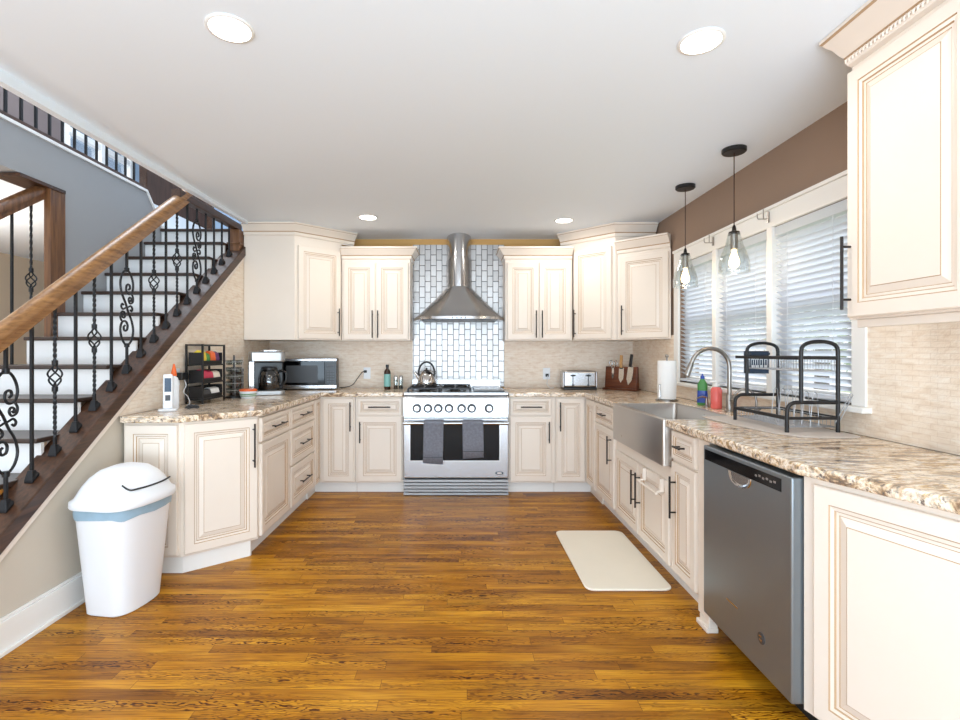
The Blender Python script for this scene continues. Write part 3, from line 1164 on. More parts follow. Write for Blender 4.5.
# --- right of the range
u = base_unit('cream drawer and door cabinet directly right of the range', (0.448, FB, 0), 0, 0.42, 0.565)
front(u, 'drawer', 0.012, 0.385, 0.71, 0.862, ((0.20, 0.786), 0.19, 'x'))
front(u, 'door', 0.012, 0.385, 0.115, 0.695, ((0.36, 0.56), 0.19, 'z'))
u = thing('base_cabinet', 'cream corner cabinet with tall narrow door under the toaster', 'cabinet', (0.87, FB, 0))
T1 = Matrix.Translation((-0.87, -FB, 0))
G(T1).box(0.872, FR, FB, 5.085, 0.1, BT).build('body', 'cream', u)
G(T1).box(FR, 1.765, 4.205, 5.085, 0.1, BT).build('body', 'cream', u)
G(T1).box(0.872, FR + 0.06, FB + 0.06, FB + 0.075, 0, 0.1).build('toe_kick', 'white_trim', u)
G(T1).box(FR + 0.045, FR + 0.06, 4.205, FB + 0.06, 0, 0.1).build('toe_kick', 'cream', u)
front(u, 'door', 0.012, 0.262, 0.115, 0.862, ((0.038, 0.70), 0.26, 'z'))
front(u, 'corner_panel', 0.02, 0.30, 0.115, 0.862, None, Matrix.Translation((FR - 0.87, 4.51 - FB, 0)) @ Matrix.Rotation(R(-90), 4, 'Z'))
u = base_unit('cream drawer and door cabinet between the corner and the farmhouse sink', (FR, 4.20, 0), R(-90), 0.535)
front(u, 'drawer', 0.015, 0.505, 0.71, 0.862, ((0.26, 0.786), 0.14, 'x'))
front(u, 'door', 0.015, 0.505, 0.115, 0.695, ((0.455, 0.545), 0.21, 'z'))
u = base_unit('cream two door cabinet below the farmhouse sink', (FR, 3.66, 0), R(-90), 0.95, 0.585, 0.648)
front(u, 'door', 0.015, 0.472, 0.115, 0.57, ((0.437, 0.41), 0.22, 'z'))
front(u, 'door', 0.478, 0.938, 0.115, 0.57, ((0.513, 0.41), 0.22, 'z'))
u = base_unit('slim cream drawer and door cabinet between the sink and the dishwasher', (FR, 2.706, 0), R(-90), 0.435)
front(u, 'drawer', 0.02, 0.285, 0.71, 0.862, ((0.15, 0.79), 0.075, 'x'))
front(u, 'door', 0.02, 0.285, 0.115, 0.695, ((0.075, 0.515), 0.22, 'z'))
g = G()
g.box(0.325, 0.432, -0.022, 0.0, 0.05, 0.868)
g.prism_x([(-0.022, 0.0), (0.02, 0.0), (0.02, 0.05), (-0.022, 0.05)], 0.34, 0.428)
g.box(0.33, 0.435, -0.034, 0.02, 0.0, 0.022)
g.build('corner_post', 'cream', u, bevel=0.004)

# --- end unit, right (angled)
u = thing('base_cabinet', 'large angled cream end cabinet right of the dishwasher', 'cabinet', (1.14, 1.646, 0))
T1 = Matrix.Translation((-1.14, -1.646, 0))
th = R(-73)
dx = Vector((math.cos(th), math.sin(th)))
E0 = Vector((1.14, 1.652))
E1 = E0 + dx * 0.74
G(T1).prism([(E0.x, E0.y), (E1.x, E1.y), (1.765, E1.y), (1.765, E0.y)], 0.10, BT).build('body', 'cream', u)
G(T1).prism([(E0.x + 0.07, E0.y), (E1.x + 0.07, E1.y), (1.765, E1.y), (1.765, E0.y)], 0.0, 0.10).build('toe_kick', 'cream', u)
Td = T1 @ Matrix.Translation((E0.x, E0.y, 0)) @ Matrix.Rotation(th, 4, 'Z')
front(u, 'door', 0.045, 0.70, 0.115, 0.855, None, Td)

# towel bar hooked over the right sink door
g = G()
for s in (-1, 1):
    g.box(-0.022, -0.002, s * 0.13 - 0.012, s * 0.13 + 0.012, 0.0, 0.075)
    g.tube([(-0.012, s * 0.13, 0.006), (-0.045, s * 0.13, -0.006)], 0.006, 8)
g.cyl((-0.045, -0.145, -0.006), (-0.045, 0.145, -0.006), 0.007, 10)
tag(g.build('towel_bar', 'cream', smooth=40, loc=(FR - 0.0202, 2.92, 0.50)), 'small cream towel bar hooked over the sink cabinet door', 'towel bar')

# ------------------------------------------------------------------ uppers
UB = 1.39


def upper_body(u, x0, x1, y0, y1, z0, z1, T=None):
    return G(T).box(x0, x1, y0, y1, z0, z1).build('body', 'cream', u)


# left corner
u = thing('wall_cabinet', 'tall cream corner wall cabinet above the microwave', 'cabinet', (-1.43, 4.49, UB))
T1 = Matrix.Translation((1.43, -4.49, -UB))
PA, PB = Vector((-1.472, 4.475)), Vector((-1.132, 4.792))
G(T1).prism([(WL + 0.016, PA.y), (PA.x, PA.y), (PB.x, PB.y), (PB.x, 5.085), (WL + 0.016, 5.085)], UB, 2.31).build('body', 'cream', u)
LD = (PB - PA).length
Td = T1 @ Matrix.Translation((PA.x, PA.y, UB)) @ Matrix.Rotation(math.atan2(PB.y - PA.y, PB.x - PA.x), 4, 'Z')
front(u, 'door', 0.03, LD - 0.012, 0.012, 0.85, ((LD - 0.045, 0.17), 0.26, 'z'), Td)
crown(u, [(WL + 0.016, PA.y), (PA.x, PA.y), (PB.x, PB.y), (PB.x + 0.1, PB.y + 0.1)], 2.31, CEIL - 2.311, 0.07, False, T1)
# left pair
u = thing('wall_cabinet', 'cream two door wall cabinet left of the range hood', 'cabinet', (-1.125, 4.80, UB))
upper_body(u, 0, 0.655, 0, 0.285, 0, 0.765)
front(u, 'door', 0.018, 0.322, 0.012, 0.745, ((0.300, 0.155), 0.26, 'z'))
front(u, 'door', 0.332, 0.640, 0.012, 0.745, ((0.352, 0.155), 0.26, 'z'))
crown(u, [(0.0, 0.0), (0.655, 0.0), (0.655, 0.285)], 0.765, 0.125, 0.07)
# right pair
u = thing('wall_cabinet', 'cream two door wall cabinet right of the range hood', 'cabinet', (0.445, 4.80, UB))
upper_body(u, 0, 0.64, 0, 0.285, 0, 0.765)
front(u, 'door', 0.018, 0.315, 0.012, 0.745, ((0.290, 0.155), 0.26, 'z'))
front(u, 'door', 0.325, 0.622, 0.012, 0.745, ((0.348, 0.155), 0.26, 'z'))
crown(u, [(0.0, 0.285), (0.0, 0.0), (0.64, 0.0)], 0.765, 0.125, 0.07)
# right corner
u = thing('wall_cabinet', 'tall cream corner wall cabinet above the knife block', 'cabinet', (1.10, 4.79, UB))
T1 = Matrix.Translation((-1.10, -4.79, -UB))
PA, PB = Vector((1.10, 4.80)), Vector((1.405, 4.495))
G(T1).prism([(PA.x, 5.085), (PA.x, PA.y), (PB.x, PB.y), (1.765, PB.y), (1.765, 5.085)], UB, 2.30).build('body', 'cream', u)
LD = (PB - PA).length
Td = T1 @ Matrix.Translation((PA.x, PA.y, UB)) @ Matrix.Rotation(R(-45), 4, 'Z')
front(u, 'door', 0.012, LD - 0.03, 0.012, 0.85, ((0.035, 0.16), 0.26, 'z'), Td)
crown(u, [(PA.x - 0.10, PA.y + 0.10), (PA.x, PA.y), (PB.x, PB.y), (1.765, PB.y)], 2.30, CEIL - 2.301, 0.07, False, T1)
# right angled
u = thing('wall_cabinet', 'shorter angled cream wall cabinet beside the windows', 'cabinet', (1.43, 4.47, UB))
T1 = Matrix.Translation((-1.43, -4.47, -UB))
PA, PB = Vector((1.425, 4.488)), Vector((1.762, 4.165))
G(T1).prism([(PA.x, PA.y), (PB.x, PB.y), (1.766, PB.y), (1.766, PA.y)], UB, 2.14).build('body', 'cream', u)
LD = (PB - PA).length
ar = math.atan2(PB.y - PA.y, PB.x - PA.x)
Td = T1 @ Matrix.Translation((PA.x, PA.y, UB)) @ Matrix.Rotation(ar, 4, 'Z')
front(u, 'door', 0.035, LD - 0.012, 0.012, 0.735, ((0.06, 0.17), 0.26, 'z'), Td)
crown(u, [(PA.x, PA.y), (PB.x, PB.y)], 2.14, 0.125, 0.07, False, T1)
# near right
u = thing('wall_cabinet', 'large cream wall cabinet with rope crown at the right end', 'cabinet', (1.462, 1.872, UB + 0.01), R(-90))
upper_body(u, 0, 1.0, 0, 0.303, 0, 0.925)
front(u, 'door', 0.012, 0.475, 0.008, 0.915, ((-0.0 + 0.030, 0.17), 0.27, 'z'))
front(u, 'door', 0.485, 0.985, 0.008, 0.915, ((0.955, 0.17), 0.27, 'z'))
crown(u, [(0.015, 0), (1.0, 0)], 0.925, CEIL - UB - 0.936, 0.125, True)
G().box(0.02, 1.0, 0.012, 0.03, -0.03, 0).build('light_rail', 'cream', u, bevel=0.003)

# ------------------------------------------------------------------ worktops
CT0, CT1 = 0.876, 0.915
ctl = G().prism([(WL + 0.014, 2.835), (-1.60, 2.835), (-1.238, 3.145), (-1.238, 4.485), (-0.50, 4.485), (-0.50, 5.085), (WL + 0.014, 5.085)], CT0, CT1).build('worktop', 'granite', bevel=0.009, seg=3)
tag(ctl, 'mottled cream and brown granite worktop on the left run', 'worktop')
SKX0, SKX1, SKY0, SKY1 = 1.108, 1.575, 2.712, 3.60
e2 = Vector((1.108, 1.646)) + dx * 0.78
ctr = G().prism([(0.446, 4.485), (1.125, 4.485), (1.125, SKY1), (SKX1, SKY1), (SKX1, SKY0), (1.116, SKY0), (1.108, 1.646), (e2.x, e2.y), (1.764, e2.y), (1.764, 5.085), (0.446, 5.085)], CT0, CT1).build('worktop', 'granite', bevel=0.009, seg=3)
tag(ctr, 'mottled cream and brown granite worktop along the windows and sink', 'worktop')

# ------------------------------------------------------------------ sink and faucet
s = thing('farmhouse_sink', 'stainless farmhouse apron sink below the windows', 'sink', (1.34, 3.145, 0.66))
T1 = Matrix.Translation((-1.34, -3.145, -0.66))
g = G(T1)


def rr(x0, x1, y0, y1, z, r):
    return [(x, y, z) for x, y in rrect((x0 + x1) / 2, (y0 + y1) / 2, (x1 - x0) / 2, (y1 - y0) / 2, r, 4)]


y0, y1, x0, x1 = SKY0 + 0.003, SKY1 - 0.003, SKX0 - 0.002, SKX1 - 0.003
g.loft([rr(x0, x1, y0, y1, 0.66, 0.012), rr(x0, x1, y0, y1, 0.910, 0.012), rr(x0 + 0.003, x1 - 0.003, y0 + 0.003, y1 - 0.003, 0.913, 0.010),
        rr(x0 + 0.028, x1 - 0.02, y0 + 0.02, y1 - 0.02, 0.913, 0.02), rr(x0 + 0.031, x1 - 0.022, y0 + 0.023, y1 - 0.023, 0.905, 0.02),
        rr(x0 + 0.034, x1 - 0.026, y0 + 0.026, y1 - 0.026, 0.70, 0.03), rr(x0 + 0.05, x1 - 0.04, y0 + 0.04, y1 - 0.04, 0.685, 0.03)])
g.build('basin', 'sink_steel', s, smooth=40)
G(T1).lathe([(0.045, 0), (0.045, 0.003), (0.02, 0.004)], (1.36, 3.145, 0.6855), 20).build('drain', 'chrome', s, smooth=40)

f = thing('kitchen_faucet', 'tall gooseneck pull down faucet behind the sink', 'faucet', (1.655, 3.06, CT1))
g = G()
g.lathe([(0.028, 0.0), (0.028, 0.008), (0.021, 0.014), (0.019, 0.10), (0.017, 0.105)], (0, 0, 0.0005), 18)
g.build('base', 'nickel', f, smooth=40)
pts = [(0, 0, 0.10)] + [(0, 0, 0.27)]
rad_ = 0.112
for k in range(1, 13):
    a = PI * k / 12 * 0.93
    pts.append((-rad_ + rad_ * math.cos(a), 0.02 * k / 12, 0.275 + rad_ * math.sin(a)))
g = G()
g.tube(pts, 0.0125, 12)
g.build('neck', 'nickel', f, smooth=60)
e = Vector(pts[-1])
d = (Vector(pts[-1]) - Vector(pts[-2])).normalized()
G().tube([e - d * 0.004, e + d * 0.02, e + d * 0.085, e + d * 0.09], [0.0135, 0.016, 0.018, 0.013], 14).build('spray_head', 'nickel', f, smooth=40)
g = G()
g.tube([(0, -0.018, 0.07), (0, -0.05, 0.075), (0.0, -0.055, 0.08)], 0.009, 10)
g.tube([(0, -0.052, 0.075), (0.01, -0.075, 0.13)], [0.008, 0.005], 8)
g.build('lever', 'nickel', f, smooth=50)

f = thing('filter_faucet', 'small curved filtered water tap between the faucet and the dish rack', 'faucet', (1.665, 2.80, CT1))
G().lathe([(0.02, 0), (0.02, 0.006), (0.012, 0.012), (0.011, 0.05)], (0, 0, 0.0005), 14).build('base', 'nickel', f, smooth=40)
pts = [(0, 0, 0.045), (0, 0, 0.09)] + [(-0.05 + 0.05 * math.cos(PI * k / 10), 0.005 * k, 0.10 + 0.055 * math.sin(PI * k / 10)) for k in range(1, 11)]
G().tube(pts, 0.0065, 10).build('spout', 'nickel', f, smooth=60)
G().tube([(0, -0.01, 0.035), (0, -0.04, 0.05)], 0.005, 8).build('lever', 'nickel', f, smooth=60)

f = thing('soap_pump', 'short metal soap dispenser pump set in the worktop behind the sink', 'soap dispenser', (1.64, 3.31, CT1))
G().lathe([(0.02, 0), (0.02, 0.006), (0.010, 0.012), (0.009, 0.06)], (0, 0, 0.0005), 14).build('base', 'nickel', f, smooth=40)
G().tube([(0.004, 0, 0.062), (-0.03, 0, 0.07), (-0.065, 0, 0.058)], 0.006, 8).build('spout', 'nickel', f, smooth=60)

# ------------------------------------------------------------------ dishwasher
u = thing('dishwasher', 'stainless dishwasher with black control strip', 'dishwasher', (1.104, 2.262, 0), R(-90))
W = 0.605
G().box(0.01, W - 0.01, 0.055, 0.62, 0.105, 0.868).build('tub', 'dark_grey', u)
G().box(0.0, W, 0.115, 0.13, 0.0, 0.105).build('kick_plate', 'void', u)
G().box(0.002, 0.010, 0.115, 0.60, 0.0, 0.105).build('side_skirt', 'void', u)
g = G()
zc0, zc1 = 0.775, 0.862
# door slab with a recessed handle pocket
pk0, pk1, pz = 0.215, 0.375, 0.795
g.box(0.003, W - 0.003, 0.0, 0.055, 0.108, 0.862)
door = g.build('door', 'steel_dw', u, bevel=0.006, seg=3)
G().box(0.02, W - 0.055, -0.0015, 0.004, 0.800, 0.845).build('control_strip', 'black_gloss', door)
g = G()
for i in range(6):
    g.box(0.40 + 0.022 * i, 0.414 + 0.022 * i, -0.0025, -0.001, 0.818 + 0.004 * (i % 2), 0.826 + 0.004 * (i % 2))
for i in range(4):
    g.lathe([(0.004, 0), (0.004, 0.0008)], (0, 0, 0), 10) if False else None
g.build('control_marks', 'steel_v', door)
g = G()
n = 16
outer = [(pk0 + (pk1 - pk0) * 0.5 + (pk1 - pk0) * 0.5 * math.cos(PI + PI * k / n), 0.792 + 0.048 * math.sin(PI + PI * k / n) * (1 if True else 0)) for k in range(n + 1)]
outer = [(pk0, 0.799)] + outer + [(pk1, 0.799)]
cx = (pk0 + pk1) / 2
inner = [(cx + (x - cx) * 0.84, 0.797 + (z - 0.797) * 0.80) for x, z in outer]
g.loft([[(x, -0.0005, z) for x, z in outer], [(cx + (x - cx) * 0.97, -0.004, 0.798 + (z - 0.798) * 0.97) for x, z in outer], [(x, -0.004, z) for x, z in inner], [(cx + (x - cx) * 0.9, -0.0008, 0.797 + (z - 0.797) * 0.9) for x, z in inner]])
g.build('handle_pocket', ['chrome'], door, smooth=40)
g = G()
g.prism_y([(cx + (x - cx) * 0.92, 0.797 + (z - 0.797) * 0.85) for x, z in inner], -0.0016, -0.0009)
g.build('pocket_recess', 'steel', door)
g = G()
g.box(0.20, 0.285, -0.002, 0.0, 0.262, 0.268)
g.build('name_plate', 'chrome', door)
g = G()
g.T = Matrix.Translation((0.437, 0, 0.235)) @ Matrix.Rotation(R(90), 4, 'X')
g.lathe([(0.021, 0.0), (0.021, 0.002), (0.018, 0.003)], (0, 0, 0), 24, 0)
g.T = Matrix.Translation((0.437, -0.003, 0.235))
g.box(-0.010, 0.006, -0.001, 0, 0.004, 0.010, 1)
g.box(-0.006, 0.010, -0.001, 0, -0.009, -0.003, 1)
g.build('badge', ['dark_grey', 'chrome'], door, smooth=40)

# ------------------------------------------------------------------ range
rg = thing('gas_range', 'wide stainless gas range with seven knobs', 'range', (-0.027, 4.45, 0))
HW = 0.466
G().box(-HW, HW, 0.05, 0.635, 0.03, 0.895).build('body', 'steel_v', rg)
G().box(-HW + 0.004, HW - 0.004, 0.045, 0.06, 0.005, 0.155).build('kick_backing', 'black', rg)
g = G()
for i in range(5):
    z = 0.006 + i * 0.029
    g.prism_x([(0.0, z), (0.046, z + 0.006), (0.046, z + 0.020), (0.0, z + 0.021)], -HW, HW)
g.build('kick_grille', 'plain_steel', rg)
od = G().box(-HW, HW, -0.01, 0.05, 0.160, 0.690).build('oven_door', 'steel', rg, bevel=0.006)
G().box(-0.405, 0.385, -0.0125, -0.005, 0.318, 0.632).build('door_glass', 'black_gloss', od)
g = G()
for (a, b_, c, d_) in ((-0.417, 0.397, 0.306, 0.318), (-0.417, 0.397, 0.632, 0.640), (-0.417, -0.405, 0.318, 0.632), (0.385, 0.397, 0.318, 0.632)):
    g.box(a, b_, -0.016, -0.008, c, d_)
g.build('glass_frame', 'steel_v', od)
g = G()
g.tube([(-HW + 0.004, -0.062, 0.655), (HW - 0.004, -0.062, 0.655)], 0.0165, 16)
for sx in (-1, 1):
    g.box(sx * (HW - 0.03) - 0.014, sx * (HW - 0.03) + 0.014, -0.062, -0.006, 0.642, 0.668)
g.build('door_handle', 'steel', od, smooth=40)
g = G()
g.T = Matrix.Translation((0.385, -0.0105, 0.205)) @ Matrix.Rotation(R(90), 4, 'X') @ Matrix.Diagonal((1.9, 0.75, 1, 1))
g.lathe([(0.020, 0.0), (0.020, 0.002), (0.016, 0.003)], (0, 0, 0), 24, 0)
g.lathe([(0.012, 0.003), (0.012, 0.004)], (0, 0, 0), 20, 1)
g.build('badge', ['dark_grey', 'chrome'], od, smooth=40)
pn = G()
pn.prism_x([(-0.025, 0.705), (0.05, 0.700), (0.05, 0.893), (0.0, 0.893), (-0.025, 0.875)], -HW, HW)
pn = pn.build('control_panel', 'steel', rg, bevel=0.003)
for kx in (417, 428, 438.3, 449, 461.6, 471.7, 489):
    x = (kx - 459) * 4.43 / 500 + 0.027
    g = G()
    g.T = Matrix.Translation((x, -0.0245, 0.782)) @ Matrix.Rotation(R(90), 4, 'X')
    g.lathe([(0.040, 0.0), (0.040, 0.004), (0.036, 0.006), (0.028, 0.007)], (0, 0, 0), 22, 1)
    g.lathe([(0.027, 0.006), (0.025, 0.034), (0.022, 0.038)], (0, 0, 0), 22, 0)
    g.box(-0.004, 0.004, -0.022, 0.022, 0.036, 0.044, 0)
    g.build('knob', ['steel', 'dark_grey'], pn, smooth=35)
G().box(-HW, HW, -0.005, 0.635, 0.895, 0.922).build('cooktop', 'steel', rg, bevel=0.006)
for i, x0 in enumerate((-0.43, -0.145)):
    g = G()
    x1 = x0 + 0.275
    ya, yb = 0.06, 0.585
    zt = 0.957
    for xx in (x0, x1):
        g.box(xx - 0.007, xx + 0.007, ya, yb, zt - 0.012, zt)
    for yy in (ya, (ya + yb) / 2, yb):
        g.box(x0, x1, yy - 0.007, yy + 0.007, zt - 0.012, zt)
    for yy in ((ya * 3 + yb) / 4, (ya + yb * 3) / 4):
        for k in range(4):
            a = PI / 4 + k * PI / 2
            c = ((x0 + x1) / 2, yy)
            g.tube([(c[0] + 0.03 * math.cos(a), c[1] + 0.03 * math.sin(a), zt - 0.006), (c[0] + 0.15 * math.cos(a), c[1] + 0.11 * math.sin(a), zt - 0.006)], 0.006, 6)
        g.box((x0 + x1) / 2 - 0.006, (x0 + x1) / 2 + 0.006, yy - 0.12, yy + 0.12, zt - 0.012, zt)
    for xx in (x0, x1):
        for yy in (ya, yb):
            g.box(xx - 0.009, xx + 0.009, yy - 0.009, yy + 0.009, 0.922, zt - 0.01)
    g.build('burner_grate', 'black_metal', rg)
    for yy in ((ya * 3 + yb) / 4, (ya + yb * 3) / 4):
        G().lathe([(0.05, 0), (0.048, 0.010), (0.034, 0.012), (0.032, 0.022), (0.02, 0.024)], ((x0 + x1) / 2, yy, 0.922), 20).build('burner', 'black_metal', rg, smooth=40)
G().box(0.165, 0.43, 0.06, 0.585, 0.922, 0.940).build('griddle', 'steel', rg, bevel=0.006)
G().box(0.160, 0.435, 0.03, 0.058, 0.922, 0.934).build('griddle_trough', 'black', rg)
G().prism_x([(0.60, 0.922), (0.634, 0.922), (0.634, 1.005), (0.605, 1.005)], -HW + 0.02, HW - 0.02).build('backguard', 'steel', rg, bevel=0.004)


def hang_towel(x0, x1, zb, lab, tilt):
    ybar, zbar, rb = 4.45 - 0.062, 0.655, 0.0165
    tw = thing('dish_towel', lab, 'towel', ((x0 + x1) / 2, ybar, zb), 0, 'grey towels on the oven handle')
    T = Matrix.Translation((-(x0 + x1) / 2, -ybar, -zb))
    g = G(T)
    ro = rb + 0.0065
    prof = [(ybar - ro - 0.004, zb), (ybar - ro - 0.006, zb + 0.12), (ybar - ro - 0.003, zb + 0.22), (ybar - ro, zbar - 0.01)]
    prof += [(ybar + ro * math.cos(a), zbar + ro * math.sin(a)) for a in (PI, PI * 0.8, PI * 0.6, PI * 0.4, PI * 0.2, 0.0)]
    prof += [(ybar + ro, zbar - 0.02), (ybar + ro + 0.004, zb + 0.10)]
    n = 14
    for sgn in (0,):
        rows = []
        for (y, z) in prof:
            k = max(0.0, min(1.0, (zbar - z) / (zbar - zb)))
            rows.append([(x0 + (x1 - x0) * i / n + tilt * k, y - 0.0035 * abs(math.sin(i * 1.7)) * (0.3 + k) * (1 if y < ybar else -0.4), z + 0.012 * (i / n - 0.5) * (1 if y < ybar and z < zbar else 0) * (1 if tilt > 0 else -1)) for i in range(n + 1)])
        vs = [[g.v(p) for p in r] for r in rows]
        for a, b_ in zip(vs, vs[1:]):
            for i in range(n):
                g.f([a[i], a[i + 1], b_[i + 1], b_[i]])
    o = g.build('cloth', 'towel', tw, smooth=80)
    md = o.modifiers.new('thick', 'SOLIDIFY')
    md.thickness = 0.005
    md.offset = 0
    g = G(T)
    g.box(x0 + tilt * 0.85 + 0.002, x1 + tilt * 0.85 - 0.002, ybar - ro - 0.0125, ybar - ro - 0.009, zb + 0.055, zb + 0.062)
    g.build('woven_band', 'dark_grey', tw)


hang_towel(-0.308, -0.135, 0.305, 'longer charcoal grey towel on the left of the oven handle', -0.006)
hang_towel(0.03, 0.212, 0.355, 'shorter charcoal grey towel on the right of the oven handle', 0.004)

# kettle
k = thing('tea_kettle', 'stainless kettle with black arched handle on the rear left burner', 'kettle', (-0.315, 4.86, 0.9575))
G().lathe([(0.085, 0.0), (0.092, 0.012), (0.090, 0.04), (0.070, 0.10), (0.045, 0.135), (0.03, 0.14)], (0, 0, 0), 28).build('body', 'chrome', k, smooth=40)
G().lathe([(0.033, 0.138), (0.03, 0.146), (0.008, 0.150), (0.010, 0.165), (0.005, 0.17)], (0, 0, 0), 18).build('lid', 'black', k, smooth=40)
G().tube([(-0.066, 0, 0.06), (-0.095, 0, 0.10), (-0.118, 0, 0.135)], [0.022, 0.015, 0.011], 12).build('spout', 'chrome', k, smooth=50)
pts = [(0.075 * math.cos(PI * i / 14) * 1.05, 0, 0.115 + 0.11 * math.sin(PI * i / 14)) for i in range(15)]
G().tube([(0.07, 0, 0.075)] + pts + [(-0.07, 0, 0.075)], 0.009, 10).build('handle', 'black', k, smooth=60)

# hood
h = thing('range_hood', 'stainless chimney range hood with flared bell canopy', 'range hood', (0.0, 5.07, 1.585))


def hood_ring(hw, dep, z, n=20, p=2.6):
    pts = [(-hw, 0.012, z)]
    for i in range(n + 1):
        a = PI - PI * i / n
        ca, sa = math.cos(a), math.sin(a)
        pts.append((hw * math.copysign(abs(ca) ** (2 / p), ca), -dep * abs(sa) ** (2 / p), z))
    pts.append((hw, 0.012, z))
    return pts


g = G()
g.loft([hood_ring(0.435, 0.44, 0.0), hood_ring(0.450, 0.455, 0.004), hood_ring(0.450, 0.455, 0.028)])
rings = []
for i in range(11):
    t = i / 10
    rings.append(hood_ring(0.446 + (0.134 - 0.446) * t ** 0.93, 0.45 + (0.262 - 0.45) * t ** 0.75, 0.028 + 0.302 * t, p=2.5 - 0.4 * t))
g.loft(rings)
g.build('canopy', 'steel_v', h, smooth=35)
g = G()
g.loft([hood_ring(0.130, 0.258, 0.33, p=2.1), hood_ring(0.130, 0.258, 0.60, p=2.1)])
g.loft([hood_ring(0.124, 0.252, 0.60, p=2.1), hood_ring(0.124, 0.252, CEIL - 1.586, p=2.1)])
g.build('chimney', 'steel_v', h, smooth=35)
G().prism([(-0.36, -0.40), (0.36, -0.40), (0.36, -0.02), (-0.36, -0.02)], -0.006, 0.001).build('filter', 'dark_grey', h)
g = G()
for i in range(4):
    g.T = Matrix.Translation((-0.06 + 0.04 * i, -0.4555, 0.015)) @ Matrix.Rotation(R(90), 4, 'X')
    g.lathe([(0.007, 0.0), (0.006, 0.004)], (0, 0, 0), 10)
g.build('button', 'black', h, smooth=40)

# ------------------------------------------------------------------ ceiling lights
rl = [(-0.813, 1.775, 'recessed ceiling light nearest the staircase'), (0.895, 1.849, 'recessed ceiling light nearest the large right wall cabinet'),
      (-0.775, 4.26, 'recessed ceiling light above the left corner cabinets'), (0.915, 4.356, 'recessed ceiling light above the right corner cabinets'),
      (-0.8, -0.7, None), (0.9, -0.7, None)]  # last two are unseen, added behind the camera for brightness
for x, y, lab in rl:
    if lab:
        t = thing('recessed_light', lab, 'ceiling light', (x, y, CEIL), 0, 'recessed ceiling lights')
        G().lathe([(0.082, -0.001), (0.082, -0.004), (0.078, -0.007), (0.070, -0.007), (0.067, -0.002)], (0, 0, 0), 32).build('trim_ring', 'white_trim', t, smooth=40)
        G().lathe([(0.0675, -0.0075), (0.05, -0.010), (0.01, -0.0105)], (0, 0, 0), 32).build('lens', 'lamp_on', t, smooth=40)
    area_light('downlight', (x, y, CEIL - 0.02), (0, 0, 0), 0.15, 0.15, DOWNLIGHT_W, (1.0, 0.95, 0.88), 'DISK')

for x, y, lab in ((1.557, 2.83, 'clear glass pendant lamp above the near side of the sink'), (1.566, 3.46, 'clear glass pendant lamp above the far side of the sink')):
    p = thing('pendant_lamp', lab, 'pendant lamp', (x, y, CEIL), 0, 'pendant lamps over the sink')
    G().lathe([(0.064, 0), (0.064, -0.018), (0.058, -0.024), (0.01, -0.026)], (0, 0, -0.0005), 28).build('ceiling_plate', 'black_metal', p, smooth=40)
    G().cyl((0, 0, -0.02), (0, 0, -0.455), 0.003, 8).build('cord', 'stain', p, smooth=60)
    g = G()
    g.lathe([(0.004, -0.43), (0.010, -0.445), (0.012, -0.465), (0.028, -0.470), (0.030, -0.485)], (0, 0, 0), 20)
    g.lathe([(0.020, -0.485), (0.020, -0.57)], (0, 0, 0), 20, 1)
    g.build('socket', ['handle', 'nickel'], p, smooth=40)
    g = G()
    prof = [(0.032, -0.478), (0.036, -0.50), (0.048, -0.55), (0.068, -0.60), (0.080, -0.65), (0.082, -0.70)]
    n = 32
    rings = [[(r * math.cos(2 * PI * i / n), r * math.sin(2 * PI * i / n), z) for i in range(n)] for r, z in prof]
    rin = [[(max(r - 0.003, 0.001) * math.cos(2 * PI * i / n), max(r - 0.003, 0.001) * math.sin(2 * PI * i / n), z) for i in range(n)] for r, z in reversed(prof)]
    g.loft(rings + rin + [rings[0]], 0, False, False)
    g.build('glass_shade', 'shade_glass', p, smooth=60)
    G().lathe([(0.010, -0.571), (0.012, -0.59), (0.024, -0.625), (0.028, -0.645), (0.022, -0.665), (0.006, -0.675)], (0, 0, 0), 20).build('bulb', 'bulb', p, smooth=60)
    l = bpy.data.lights.new('pendant_glow', 'POINT')
    l.energy = PENDANT_W
    l.color = (1.0, 0.82, 0.58)
    l.shadow_soft_size = 0.03
    lo = bpy.data.objects.new('pendant_glow', l)
    lo.location = (x, y, CEIL - 0.72)
    COL.objects.link(lo)

# ------------------------------------------------------------------ trash can
tc = thing('trash_can', 'white plastic swing lid trash can against the stair wall', 'trash can', (-1.71, 2.555, 0.0), R(-9))


def sq_ring(hx, hy, z, p=4.0, n=48, bow=0.0):
    out = []
    for i in range(n):
        a = 2 * PI * i / n
        c, s_ = math.cos(a), math.sin(a)
        x = hx * math.copysign(abs(c) ** (2 / p), c)
        y = hy * math.copysign(abs(s_) ** (2 / p), s_)
        if x > 0:
            x += bow * (1 - (y / hy) ** 2)
        out.append((x, y, z))
    return out


